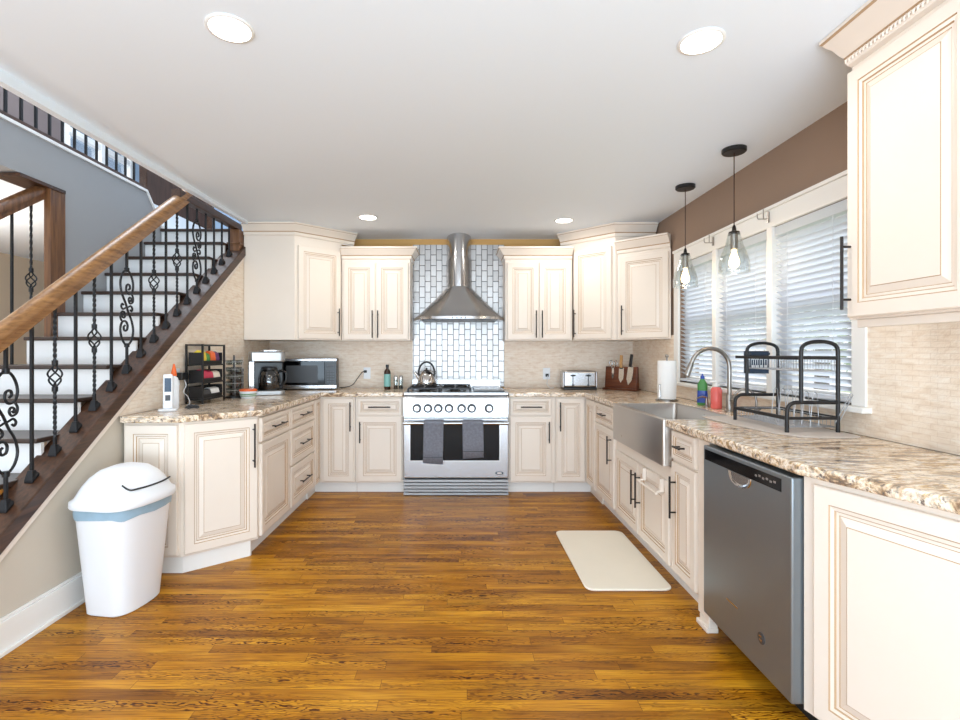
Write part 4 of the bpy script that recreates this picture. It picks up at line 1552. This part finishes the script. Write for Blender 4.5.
g = G()
g.loft([sq_ring(0.100, 0.138, 0.0, 5, bow=0.02), sq_ring(0.106, 0.144, 0.006, 5, bow=0.02), sq_ring(0.142, 0.185, 0.51, 5, bow=0.03), sq_ring(0.148, 0.192, 0.53, 5, bow=0.03)])
g.build('bin', 'white_plastic', tc, smooth=40)
g = G()
rin = []
for j, (o_, z) in enumerate(((0.004, 0.478), (0.007, 0.50), (0.006, 0.52), (0.010, 0.533))):
    rin.append([(x * (1 + 0.008 * math.sin(i * 2.1 + j)), y, z + (0.006 * math.sin(i * 0.7) if j == 0 else 0)) for i, (x, y, z) in enumerate(sq_ring(0.141 + o_, 0.184 + o_, z, 5, bow=0.03))])
g.loft(rin, 0, False, False)
g.build('bag_liner', 'liner', tc, smooth=60)
g = G()
g.loft([sq_ring(0.160, 0.206, 0.527, 4.5, bow=0.03), sq_ring(0.164, 0.210, 0.535, 4.5, bow=0.03), sq_ring(0.162, 0.208, 0.560, 4.5, bow=0.03), sq_ring(0.150, 0.196, 0.572, 4, bow=0.03),
        sq_ring(0.132, 0.172, 0.625, 3.4, bow=0.025), sq_ring(0.112, 0.148, 0.660, 3.0, bow=0.02), sq_ring(0.083, 0.112, 0.690, 2.6, bow=0.01), sq_ring(0.045, 0.06, 0.705, 2.2), sq_ring(0.004, 0.006, 0.709, 2.0)])
ld = g.build('lid', 'white_plastic', tc, smooth=50)
g = G()
pts = [(0.118, -0.142, 0.640), (0.150, -0.13, 0.616), (0.160, -0.08, 0.612), (0.164, 0.0, 0.610), (0.160, 0.08, 0.612), (0.149, 0.135, 0.616)]
g.tube(catmull(pts, 6), 0.0045, 6)
g.build('flap_slot', 'black', ld, smooth=60)

# ------------------------------------------------------------------ floor mat
g = G()
pts = rrect(0.915, 3.11, 0.235, 0.44, 0.05, 6)
g.prism(pts, 0.001, 0.014)
tag(g.build('floor_mat', 'mat_cream', bevel=0.006, seg=3), 'cream cushioned mat on the wood floor before the sink', 'mat')

# ------------------------------------------------------------------ left counter items
d = thing('charging_stand', 'white upright device with dark screen, first on the worktop under the stairs', 'device', (-1.80, 3.09, CT1), R(28))
G().prism(rrect(0, 0, 0.052, 0.045, 0.02, 5), 0.0005, 0.014).build('base', 'white_plastic', d, bevel=0.004)
tdev = G()
tdev.T = Matrix.Translation((0, 0.01, 0.012)) @ Matrix.Rotation(R(-8), 4, 'X')
tdev.box(-0.026, 0.026, -0.014, 0.018, 0, 0.215)
up = tdev.build('body', 'white_plastic', d, bevel=0.008, seg=3)
s_ = G()
s_.T = Matrix.Translation((0, 0.01, 0.012)) @ Matrix.Rotation(R(-8), 4, 'X')
s_.box(-0.018, 0.018, -0.0158, -0.013, 0.105, 0.19, 0)
s_.box(-0.014, 0.014, -0.0158, -0.013, 0.05, 0.085, 1)
s_.build('screen', ['screen', 'dark_grey'], d)

b_ = thing('squeeze_bottle', 'white bottle with pointed orange cap behind the white upright device', 'bottle', (-1.83, 3.21, CT1))
G().lathe([(0.028, 0.0005), (0.030, 0.01), (0.030, 0.17), (0.022, 0.20), (0.014, 0.205), (0.014, 0.212)], (0, 0, 0), 20).build('body', 'white_plastic', b_, smooth=40)
G().lathe([(0.017, 0.212), (0.015, 0.24), (0.005, 0.285), (0.002, 0.29)], (0, 0, 0), 16).build('cap', 'orange', b_, smooth=40)

o_ = thing('wall_outlet', 'white outlet with a black plug-in adapter on the wall by the rack', 'outlet', (WL + 0.0125, 3.41, 1.11), R(90))
G().box(-0.036, 0.036, -0.006, 0, -0.058, 0.058).build('cover_plate', 'white_plastic', o_, bevel=0.003)
G().box(-0.04, 0.04, -0.062, -0.006, -0.02, 0.030).build('adapter', 'black', o_, bevel=0.006)
G().tube(catmull([(0.01, -0.05, -0.022), (0.02, -0.055, -0.06), (-0.02, -0.06, -0.10), (0.03, -0.06, -0.135), (0.04, -0.07, -0.180), (-0.03, -0.09, -0.190)], 6), 0.003, 6).build('cord', 'white_plastic', o_, smooth=60)

cc = G()
for j in range(3):
    pts = [(0.035 * math.cos(a + j) * (1 + 0.25 * math.sin(2.3 * a + j)), 0.028 * math.sin(a + j * 0.7) * (1 + 0.2 * math.cos(3 * a)), 0.004 + 0.007 * j + 0.002 * math.sin(5 * a)) for a in [2 * PI * i / 24 for i in range(24)]]
    cc.tube(pts, 0.0035, 6, closed=True)
tag(cc.build('charging_cable', 'dark_grey', smooth=60, loc=(-1.73, 3.24, CT1 + 0.0005)), 'coiled dark charging cable on the worktop by the white device', 'cable')

# three tier rack: footprint x -1.90..-1.72, y 3.36..3.60
RX0, RX1, RY0, RY1 = -1.908, -1.795, 3.50, 3.82
rk = thing('storage_rack', 'black metal three tier rack on the worktop under the stairs', 'rack', (RX0, RY0, CT1))
RW, RD, RH = RX1 - RX0, RY1 - RY0, 0.42
for (xx, yy) in ((0, 0), (RW, 0), (0, RD), (RW, RD)):
    G().box(xx - 0.006, xx + 0.006, yy - 0.006, yy + 0.006, 0.0005, RH).build('post', 'black_metal', rk)
for z in (0.03, RH - 0.006):
    g = G()
    g.box(0, RW, -0.005, 0.005, z - 0.005, z + 0.005)
    g.box(0, RW, RD - 0.005, RD + 0.005, z - 0.005, z + 0.005)
    g.box(-0.005, 0.005, 0, RD, z - 0.005, z + 0.005)
    g.box(RW - 0.005, RW + 0.005, 0, RD, z - 0.005, z + 0.005)
    g.build('frame_ring', 'black_metal', rk)
for z in (0.145, 0.27):
    g = G()
    g.box(0, RW, RD - 0.004, RD + 0.004, z - 0.004, z + 0.004)
    g.box(-0.005, 0.005, 0, RD, z - 0.004, z + 0.004)
    g.box(RW - 0.005, RW + 0.005, 0, RD, z - 0.004, z + 0.004)
    g.build('frame_ring', 'black_metal', rk)
for z in (0.03, 0.145, 0.27):
    G().box(0.002, RW - 0.002, 0.002, RD - 0.002, z + 0.004, z + 0.006).build('shelf', 'black_metal', rk)
names = ['bottom', 'middle', 'top']
for i, z in enumerate((0.0365, 0.1515, 0.2765)):
    bk = thing('mesh_basket', 'black mesh basket on the %s tier of the counter rack' % names[i], 'basket', (RX0 + 0.01, RY0 + 0.012, CT1 + z), 0, 'baskets in the counter rack')
    bw_, bd_ = RW - 0.02, RD - 0.024
    hgt, lip = 0.082, 0.024
    g = G()
    t_ = 0.003
    g.box(0, bw_, 0, bd_, 0, t_)
    g.box(0, bw_, 0, t_, t_, hgt)
    g.box(0, bw_, bd_ - t_, bd_, t_, hgt)
    g.box(0, t_, t_, bd_ - t_, t_, hgt)
    g.box(bw_ - t_, bw_, t_, bd_ - t_, t_, lip)
    g.build('bin', 'black_metal', bk)
    g = G()
    g.tube([(bw_, 0, lip), (bw_, 0, hgt), (0, 0, hgt), (0, bd_, hgt), (bw_, bd_, hgt), (bw_, bd_, lip)], 0.003, 6, closed=True)
    g.build('rim', 'black_metal', bk)
# packets standing in the baskets, wide faces towards the room
for tier, zb_, items in (('top', 0.2798, (('yellow', 'yellow', 0.098), ('green', 'green', 0.080), ('orange', 'orange', 0.094), ('purple', 'purple', 0.090))),
                         ('middle', 0.1548, (('magenta', 'pink', 0.085), ('crimson', 'pink', 0.075), ('cream', 'mat_cream', 0.070))),
                         ('bottom', 0.0398, (('dark grey', 'dark_grey', 0.06), ('white', 'paper', 0.065)))):
    n_ = len(items)
    wy = (RD - 0.045) / n_
    for j, (cn, mname, hp) in enumerate(items):
        g = G()
        hw_ = wy / 2 - 0.003
        g.loft([[(x, y, z) for x, y in ((-dx_, -hw_), (dx_, -hw_), (dx_, hw_), (-dx_, hw_))] for dx_, z in ((0.030, 0.0), (0.034, hp * 0.4), (0.026, hp * 0.85), (0.004, hp))])
        o = g.build('snack_packet', mname, bevel=0.003, loc=(RX0 + 0.064 - 0.006 * (j % 2), RY0 + 0.0225 + wy * (j + 0.5), CT1 + zb_))
        tag(o, '%s packet standing in the %s basket of the counter rack' % (cn, tier), 'packet', 'packets in the rack baskets')

# capsule tower beside the rack
cw = thing('capsule_tower', 'tall wire carousel of small clear pods right of the black rack', 'carousel', (-1.80, 4.00, CT1))
G().lathe([(0.065, 0.0005), (0.065, 0.012), (0.02, 0.018)], (0, 0, 0), 24).build('base', 'black', cw, smooth=40)
G().cyl((0, 0, 0.01), (0, 0, 0.34), 0.006, 10).build('pole', 'black_metal', cw, smooth=60)
g = G()
for lv in range(5):
    for a in range(6):
        aa = a * PI / 3 + lv * 0.3
        g.lathe([(0.014, 0), (0.022, 0.035), (0.024, 0.036)], (0.045 * math.cos(aa), 0.045 * math.sin(aa), 0.04 + lv * 0.056), 10)
g.build('pods', 'jar_glass', cw, smooth=40)
g = G()
for lv in range(5):
    z = 0.062 + lv * 0.056
    g.tube([(0.072 * math.cos(2 * PI * i / 24), 0.072 * math.sin(2 * PI * i / 24), z) for i in range(24)], 0.0018, 5, closed=True)
for a in range(6):
    aa = a * PI / 3
    g.cyl((0.072 * math.cos(aa), 0.072 * math.sin(aa), 0.012), (0.072 * math.cos(aa), 0.072 * math.sin(aa), 0.33), 0.0018, 5)
g.build('wire_frame', 'wire', cw, smooth=60)

pk = thing('food_tub', 'small white tub with orange and green label left of the coffee maker', 'tub', (-1.665, 3.95, CT1))
G().lathe([(0.050, 0.0005), (0.062, 0.03), (0.064, 0.06)], (0, 0, 0), 24).build('body', 'white_plastic', pk, smooth=40)
g = G()
g.lathe([(0.0575, 0.018), (0.0645, 0.038)], (0, 0, 0), 24, 0)
g.build('label', 'green', pk, smooth=40)
G().lathe([(0.067, 0.058), (0.067, 0.070), (0.05, 0.074)], (0, 0, 0), 24).build('lid', 'orange', pk, smooth=40)

jb = thing('dark_jar', 'dark brown jar on the worktop behind the food tub', 'jar', (-1.875, 4.225, CT1))
G().lathe([(0.05, 0.0005), (0.052, 0.01), (0.052, 0.18), (0.045, 0.2)], (0, 0, 0), 24).build('body', 'brown', jb, smooth=40)
G().lathe([(0.053, 0.201), (0.053, 0.225), (0.02, 0.235)], (0, 0, 0), 24).build('lid', 'black', jb, smooth=40)

# coffee maker
cm = thing('coffee_maker', 'stainless drip coffee maker with glass carafe beside the microwave', 'coffee maker', (-1.655, 4.30, CT1), R(24))
cm.scale = (1.13, 1.13, 1.13)
G().prism(rrect(0, 0, 0.125, 0.105, 0.03, 5), 0.0005, 0.035).build('base', 'plain_steel', cm, bevel=0.005)
G().box(-0.125, 0.125, 0.035, 0.105, 0.035, 0.25).build('back', 'black', cm, bevel=0.01)
G().box(-0.128, -0.085, -0.02, 0.106, 0.034, 0.27).build('side_panel', 'steel_v', cm, bevel=0.006)
G().prism(rrect(0, 0, 0.128, 0.108, 0.035, 5), 0.25, 0.325).build('brew_head', 'plain_steel', cm, bevel=0.008)
G().prism(rrect(0.03, 0.01, 0.085, 0.085, 0.05, 5), 0.325, 0.34).build('lid', 'steel_v', cm, bevel=0.004)
G().lathe([(0.068, 0.0), (0.078, 0.02), (0.08, 0.08), (0.068, 0.13), (0.055, 0.15)], (0.02, -0.025, 0.037), 24).build('carafe', 'carafe', cm, smooth=50)
g = G()
g.tube(catmull([(0.09, -0.03, 0.175), (0.13, -0.05, 0.17), (0.135, -0.055, 0.11), (0.10, -0.04, 0.06)], 6), 0.009, 8)
g.lathe([(0.058, 0.188), (0.056, 0.206), (0.02, 0.21)], (0.02, -0.025, 0), 20)
g.build('carafe_handle', 'black', cm, smooth=50)

# microwave
mw = thing('microwave', 'black glass microwave with stainless trim in the left corner', 'microwave', (-1.45, 4.82, CT1), R(7))
G().box(-0.26, 0.26, 0.012, 0.21, 0.012, 0.30).build('case', 'dark_grey', mw, bevel=0.004)
G().box(-0.262, 0.262, 0.0, 0.012, 0.012, 0.045).build('bottom_trim', 'steel', mw, bevel=0.002)
G().box(-0.262, 0.262, 0.0, 0.012, 0.277, 0.30).build('top_trim', 'steel', mw, bevel=0.002)
dd = G().box(-0.262, 0.15, 0.0, 0.012, 0.047, 0.275).build('door', 'black_gloss', mw, bevel=0.002)
G().box(-0.21, 0.085, -0.0015, 0.001, 0.07, 0.235).build('door_window', 'dark_grey', dd)
cp = G().box(0.152, 0.262, 0.0, 0.012, 0.047, 0.275).build('control_panel', 'black', mw, bevel=0.002)
g = G()
for r_ in range(5):
    for c_ in range(3):
        g.box(0.172 + 0.026 * c_, 0.19 + 0.026 * c_, -0.0015, 0.001, 0.07 + 0.025 * r_, 0.084 + 0.025 * r_)
g.box(0.172, 0.243, -0.0015, 0.001, 0.215, 0.24)
g.build('keypad', 'dark_grey', cp)
g = G()
for sx in (-0.22, 0.22):
    for sy in (0.03, 0.17):
        g.lathe([(0.014, 0.0005), (0.014, 0.0125)], (sx, sy, 0), 10)
g.build('foot', 'black', mw)

# outlets on the back wall
o_ = thing('wall_outlet', 'white outlet on the back wall with the microwave cord plugged in', 'outlet', (-0.935, WB - 0.0125, 1.065))
G().box(-0.036, 0.036, -0.006, 0, -0.058, 0.058).build('cover_plate', 'white_plastic', o_, bevel=0.003)
G().box(-0.03, 0.0, -0.022, -0.006, 0.005, 0.03).build('plug', 'black', o_, bevel=0.003)
G().tube(catmull([(-0.015, -0.022, 0.018), (-0.04, -0.04, 0.012), (-0.09, -0.03, -0.05), (-0.14, -0.03, -0.115), (-0.20, -0.04, -0.138), (-0.27, -0.05, -0.143)], 6), 0.004, 6).build('cord', 'black', o_, smooth=60)
o_ = thing('wall_outlet', 'white outlet on the back wall with a dark plug beside the toaster', 'outlet', (0.89, WB - 0.0125, 1.06))
G().box(-0.036, 0.036, -0.006, 0, -0.058, 0.058).build('cover_plate', 'white_plastic', o_, bevel=0.003)
G().box(-0.012, 0.018, -0.03, -0.006, -0.03, 0.0).build('plug', 'black', o_, bevel=0.003)
G().tube(catmull([(0.003, -0.028, -0.018), (0.01, -0.035, -0.05), (0.0, -0.03, -0.10), (0.03, -0.03, -0.14), (0.07, -0.03, -0.1405)], 6), 0.003, 6).build('cord', 'white_plastic', o_, smooth=60)

# bottle and shakers left of the range
b_ = thing('oil_bottle', 'dark glass bottle with pale teal label left of the range', 'bottle', (-0.70, 4.88, CT1))
G().lathe([(0.030, 0.0005), (0.032, 0.008), (0.032, 0.17), (0.024, 0.19), (0.013, 0.20), (0.013, 0.215)], (0, 0, 0), 20).build('body', 'brown', b_, smooth=40)
G().lathe([(0.0328, 0.03), (0.0328, 0.15)], (0, 0, 0), 20).build('label', 'teal', b_, smooth=40)
G().lathe([(0.015, 0.2155), (0.015, 0.24), (0.012, 0.242)], (0, 0, 0), 16).build('cap', 'black', b_, smooth=40)
for x, lab in ((-0.615, 'glass shaker with metal lid nearest the dark oil bottle'), (-0.565, 'glass shaker with metal lid nearest the range')):
    sk = thing('spice_shaker', lab, 'shaker', (x, 4.86, CT1), 0, 'shakers beside the range')
    G().lathe([(0.019, 0.0005), (0.021, 0.005), (0.019, 0.05), (0.021, 0.10)], (0, 0, 0), 16).build('body', 'jar_glass', sk, smooth=40)
    G().lathe([(0.016, 0.006), (0.016, 0.04)], (0, 0, 0), 14).build('contents', 'stain' if x < -0.6 else 'dark_grey', sk, smooth=40)
    G().lathe([(0.022, 0.1005), (0.022, 0.115), (0.014, 0.135), (0.004, 0.14)], (0, 0, 0), 16).build('lid', 'chrome', sk, smooth=40)

# toaster
tr = thing('toaster', 'stainless four slot toaster on the worktop right of the range', 'toaster', (1.17, 4.90, CT1), R(-3))
G().box(-0.16, 0.16, -0.10, 0.10, 0.0005, 0.025).build('base', 'black', tr, bevel=0.006)
G().box(-0.155, 0.155, -0.10, 0.10, 0.026, 0.182).build('body', 'steel', tr, bevel=0.018, seg=4)
G().box(-0.168, -0.150, -0.095, 0.095, 0.02, 0.175).build('end_cap', 'steel', tr, bevel=0.008)
G().box(0.150, 0.168, -0.095, 0.095, 0.02, 0.175).build('end_cap', 'steel', tr, bevel=0.008)
for sx in (-0.07, 0.075):
    g = G()
    g.box(sx - 0.004, sx + 0.004, -0.1025, -0.099, 0.06, 0.15)
    lv = g.build('lever_slot', 'black', tr)
    G().box(sx - 0.022, sx + 0.022, -0.122, -0.1026, 0.132, 0.146).build('lever', 'black', lv, bevel=0.003)
    g = G()
    g.T = Matrix.Translation((sx, -0.1005, 0.048)) @ Matrix.Rotation(R(90), 4, 'X')
    g.lathe([(0.012, 0), (0.010, 0.012)], (0, 0, 0), 14)
    g.build('dial', 'dark_grey', tr, smooth=40)
g = G()
for sy in (-0.06, -0.02, 0.02, 0.06):
    g.box(-0.11, 0.11, sy - 0.008, sy + 0.008, 0.181, 0.1828)
g.build('slot', 'black', tr)

# knife block + knives
KA = R(-48)
kb = thing('knife_board', 'dark walnut magnetic knife stand in the right corner', 'knife stand', (1.555, 4.80, CT1), KA)
G().box(-0.175, 0.175, -0.05, 0.06, 0.0005, 0.018).build('base', 'walnut', kb, bevel=0.004)
G().prism_x([(-0.020, 0.018), (0.045, 0.018), (0.03, 0.225), (0.0, 0.225)], -0.165, 0.165).build('board', 'walnut', kb, bevel=0.004)
KT = Matrix.Translation((1.555, 4.80, CT1)) @ Matrix.Rotation(KA, 4, 'Z')


def knife(x, zt, zb, wb, hm, lab, hl=0.12, tilt=0):
    loc = KT @ Vector((x, -0.0195 + 0.02 * (zb - 0.018) / 0.207, zb))
    t = thing('kitchen_knife', lab, 'knife', loc, KA, 'knives on the magnetic stand')
    g = G()
    g.T = Matrix.Rotation(R(-5.5), 4, 'X') @ Matrix.Rotation(R(tilt), 4, 'Y')
    L = zt - zb - hl
    g.prism_y([(0, 0), (wb * 0.5, L * 0.25), (wb * 0.62, L * 0.6), (wb * 0.55, L), (-wb * 0.45, L), (-wb * 0.45, L * 0.3)], -0.004, -0.001)
    g.build('blade', 'chrome', t)
    g = G()
    g.T = Matrix.Rotation(R(-5.5), 4, 'X') @ Matrix.Rotation(R(tilt), 4, 'Y')
    g.box(-0.013, 0.015, -0.020, -0.002, L, L + hl)
    g.box(-0.013, 0.015, -0.0205, -0.0015, L - 0.012, L, 1)
    g.build('grip', [hm, 'black'], t, bevel=0.005)


knife(0.005, 0.335, 0.07, 0.05, 'light_wood', 'knife with pale wooden grip on the walnut stand')
knife(0.085, 0.345, 0.05, 0.055, 'black', 'large knife with black grip on the walnut stand', 0.11, 5)
loc = KT @ Vector((-0.08, -0.0145, 0.10))
sc_ = thing('scissors', 'metal kitchen scissors on the walnut knife stand', 'scissors', loc, KA)
g = G(Matrix.Rotation(R(-5.5), 4, 'X'))
g.prism_y([(0, 0), (0.012, 0.03), (0.010, 0.11), (-0.010, 0.11), (-0.012, 0.03)], -0.004, -0.001)
g.build('blades', 'chrome', sc_)
g = G(Matrix.Rotation(R(-5.5), 4, 'X'))
for sx in (-1, 1):
    g.tube([(sx * 0.005, -0.004, 0.10), (sx * 0.020, -0.004, 0.135)], 0.005, 8)
    g.tube([(sx * 0.026 + 0.016 * math.cos(a), -0.004, 0.158 + 0.026 * math.sin(a)) for a in [2 * PI * i / 18 for i in range(18)]], 0.005, 8, closed=True)
g.build('finger_loops', 'steel_v', sc_, smooth=60)

# paper towel
pt = thing('paper_towel', 'roll of white paper towel on a metal stand by the windows', 'paper towel', (1.555, 3.74, CT1))
G().lathe([(0.080, 0.0005), (0.080, 0.010), (0.02, 0.014)], (0, 0, 0), 28).build('stand_base', 'nickel', pt, smooth=40)
g = G()
g.cyl((0, 0, 0.012), (0, 0, 0.325), 0.006, 10)
g.lathe([(0.006, 0.32), (0.014, 0.33), (0.012, 0.345), (0.004, 0.35)], (0, 0, 0), 14)
g.build('stand_pole', 'nickel', pt, smooth=50)
G().lathe([(0.020, 0.300), (0.066, 0.300), (0.066, 0.016), (0.020, 0.016)], (0, 0, 0), 36).build('roll', 'paper', pt, smooth=40)
G().tube([(-0.068, -0.035, 0.011), (-0.068, -0.035, 0.12), (-0.066, -0.034, 0.125)], 0.006, 8).build('tension_arm', 'chrome', pt, smooth=60)

# soaps
sb = thing('soap_bottle', 'coral pink soap bottle behind the sink', 'soap bottle', (1.665, 3.235, CT1))
G().lathe([(0.032, 0.0005), (0.034, 0.008), (0.034, 0.12), (0.026, 0.135), (0.012, 0.14)], (0, 0, 0), 22).build('body', 'coral', sb, smooth=40)
g = G()
g.lathe([(0.014, 0.1405), (0.014, 0.158), (0.006, 0.16), (0.006, 0.178)], (0, 0, 0), 14)
g.tube([(0.006, 0, 0.175), (-0.03, 0, 0.175), (-0.04, 0, 0.168)], 0.005, 8)
g.build('pump', 'paper', sb, smooth=40)
sb = thing('dish_soap_bottle', 'green and blue dish soap bottle between paper towels and coral bottle', 'soap bottle', (1.675, 3.44, CT1), R(-30))
G().loft([[(x, y, z) for x, y in rrect(0, 0, hx, hy, min(hx, hy) * 0.8, 4)] for hx, hy, z in ((0.032, 0.020, 0.0005), (0.034, 0.022, 0.03), (0.030, 0.020, 0.10), (0.032, 0.020, 0.14), (0.012, 0.012, 0.18))]).build('body', 'green', sb, smooth=50)
G().loft([[(x, y, z) for x, y in rrect(0, 0, hx, hy, min(hx, hy) * 0.8, 4)] for hx, hy, z in ((0.0345, 0.0225, 0.018), (0.0350, 0.0230, 0.03), (0.0315, 0.0215, 0.10))]).build('label', 'blue', sb, smooth=50)
G().lathe([(0.014, 0.1805), (0.013, 0.20), (0.005, 0.205), (0.005, 0.215)], (0, 0, 0), 14).build('cap', 'blue', sb, smooth=40)

# ------------------------------------------------------------------ drying mat and dish rack
g = G()
g.prism([(1.36, 2.80)] + [(1.345 + 0.0, 2.72), (1.37, 2.40), (1.40, 2.22), (1.45, 2.14), (1.52, 2.105), (1.62, 2.10), (1.70, 2.115), (1.715, 2.15), (1.715, 2.76), (1.70, 2.78), (1.60, 2.80)][0:], CT1 + 0.0005, CT1 + 0.007)
tag(g.build('drying_mat', 'drying_mat', bevel=0.003), 'pale grey drying mat under the black dish rack', 'mat')
ZM = CT1 + 0.0075
dk = thing('dish_rack', 'black two tier dish drying rack beside the sink', 'dish rack', (1.46, 2.226, ZM))


def W2L(x, y, z):
    return (x - 1.46, y - 2.226, z - ZM)


for y in (2.226, 2.645):
    r_ = 0.0085
    arch = [W2L(1.523, y, 1.057), W2L(1.523, y, 1.28)] + [W2L(1.605 - 0.082 * math.cos(PI * i / 12) if True else 0, y, 1.275 + 0.052 * math.sin(PI * i / 12) ** 0.6) for i in range(1, 12)] + [W2L(1.687, y, 1.28), W2L(1.687, y, ZM)]
    G().tube(arch, r_, 10).build('end_arch', 'black_metal', dk, smooth=60)
    low = [W2L(1.46, y, ZM), W2L(1.46, y, 1.01)] + [W2L(1.50 - 0.04 * math.cos(PI / 2 * i / 6), y, 1.015 + 0.04 * math.sin(PI / 2 * i / 6)) for i in range(1, 7)] + [W2L(1.683, y, 1.055)]
    G().tube(low, r_, 10).build('front_leg', 'black_metal', dk, smooth=60)
for (x, z, e_) in ((1.523, 1.253, 0.10), (1.687, 1.253, 0.0), (1.46, 0.985, 0.0), (1.687, 0.985, 0.0)):
    G().box(*[v for p in zip(W2L(x - 0.007, 2.226, z - 0.008), W2L(x + 0.007, 2.645 + e_, z + 0.008)) for v in p]).build('side_bar', 'black_metal', dk, bevel=0.002)
g = G()
for y in (2.226, 2.645):
    g.box(*[v for p in zip(W2L(1.523, y - 0.006, 1.247), W2L(1.687, y + 0.006, 1.259)) for v in p])
    g.box(*[v for p in zip(W2L(1.46, y - 0.006, 0.979), W2L(1.687, y + 0.006, 0.991)) for v in p])
g.build('cross_bar', 'black_metal', dk)


def wire_basket(g, x0, x1, y0, y1, z0, z1, n1, r=0.0018):
    for z in (z0, z1):
        g.tube([W2L(x0, y0, z), W2L(x1, y0, z), W2L(x1, y1, z), W2L(x0, y1, z)], r * 1.3, 6, closed=True)
    for i in range(n1 + 1):
        y = y0 + (y1 - y0) * i / n1
        g.tube([W2L(x0, y, z1), W2L(x0, y, z0), W2L(x1, y, z0), W2L(x1, y, z1)], r, 5)
    for i in range(1, 4):
        x = x0 + (x1 - x0) * i / 4
        g.tube([W2L(x, y0, z0), W2L(x, y1, z0)], r, 5)


g = G()
wire_basket(g, 1.532, 1.678, 2.235, 2.66, 1.195, 1.25, 22)
g.build('upper_basket', 'wire', dk, smooth=60)
g = G()
wire_basket(g, 1.468, 1.68, 2.235, 2.637, 0.945, 0.985, 16)
g.build('lower_basket', 'wire', dk, smooth=60)
for i in range(6):
    y = 2.25 + 0.028 * i * 2
    G().tube([W2L(1.58, y, 0.947), W2L(1.60, y + 0.01, 1.09), W2L(1.61, y + 0.012, 1.10), W2L(1.62, y + 0.012, 1.09), W2L(1.62, y, 0.947)], 0.0020, 5).build('plate_divider', 'wire', dk, smooth=60)
G().tube([W2L(1.675, 2.228, 0.96), W2L(1.72, 2.195, 1.10), W2L(1.73, 2.195, 1.09), W2L(1.685, 2.228, 0.95)], 0.0020, 5).build('plate_divider', 'wire', dk, smooth=60)
uc = thing('utensil_holder', 'dark blue slotted cutlery holder hooked on the far end of the dish rack', 'cutlery holder', (1.605, 2.70, 1.165), 0)
g = G()
x0, x1, y0, y1 = -0.05, 0.05, -0.03, 0.03
o1 = [(x0, y0), (x1, y0), (x1, y1), (x0, y1)]
i1 = [(x0 + .003, y0 + .003), (x1 - .003, y0 + .003), (x1 - .003, y1 - .003), (x0 + .003, y1 - .003)]
g.loft([[(x, y, 0) for x, y in o1], [(x, y, 0.12) for x, y in o1], [(x, y, 0.12) for x, y in i1], [(x, y, 0.003) for x, y in i1]])
g.build('cup', mat('navy_plastic', (40, 56, 76), 0.4), uc)
for r_ in range(2):
    for c_ in range(4):
        G().box(-0.042 + 0.022 * c_, -0.026 + 0.022 * c_, -0.0312, -0.0295, 0.03 + 0.045 * r_, 0.045 + 0.045 * r_).build('slot', 'white_plastic', uc)
g = G()
g.box(-0.05, 0.05, -0.040, -0.028, 0.10, 0.112)
g.build('hook', mat('navy_hook', (40, 56, 76), 0.4), uc)
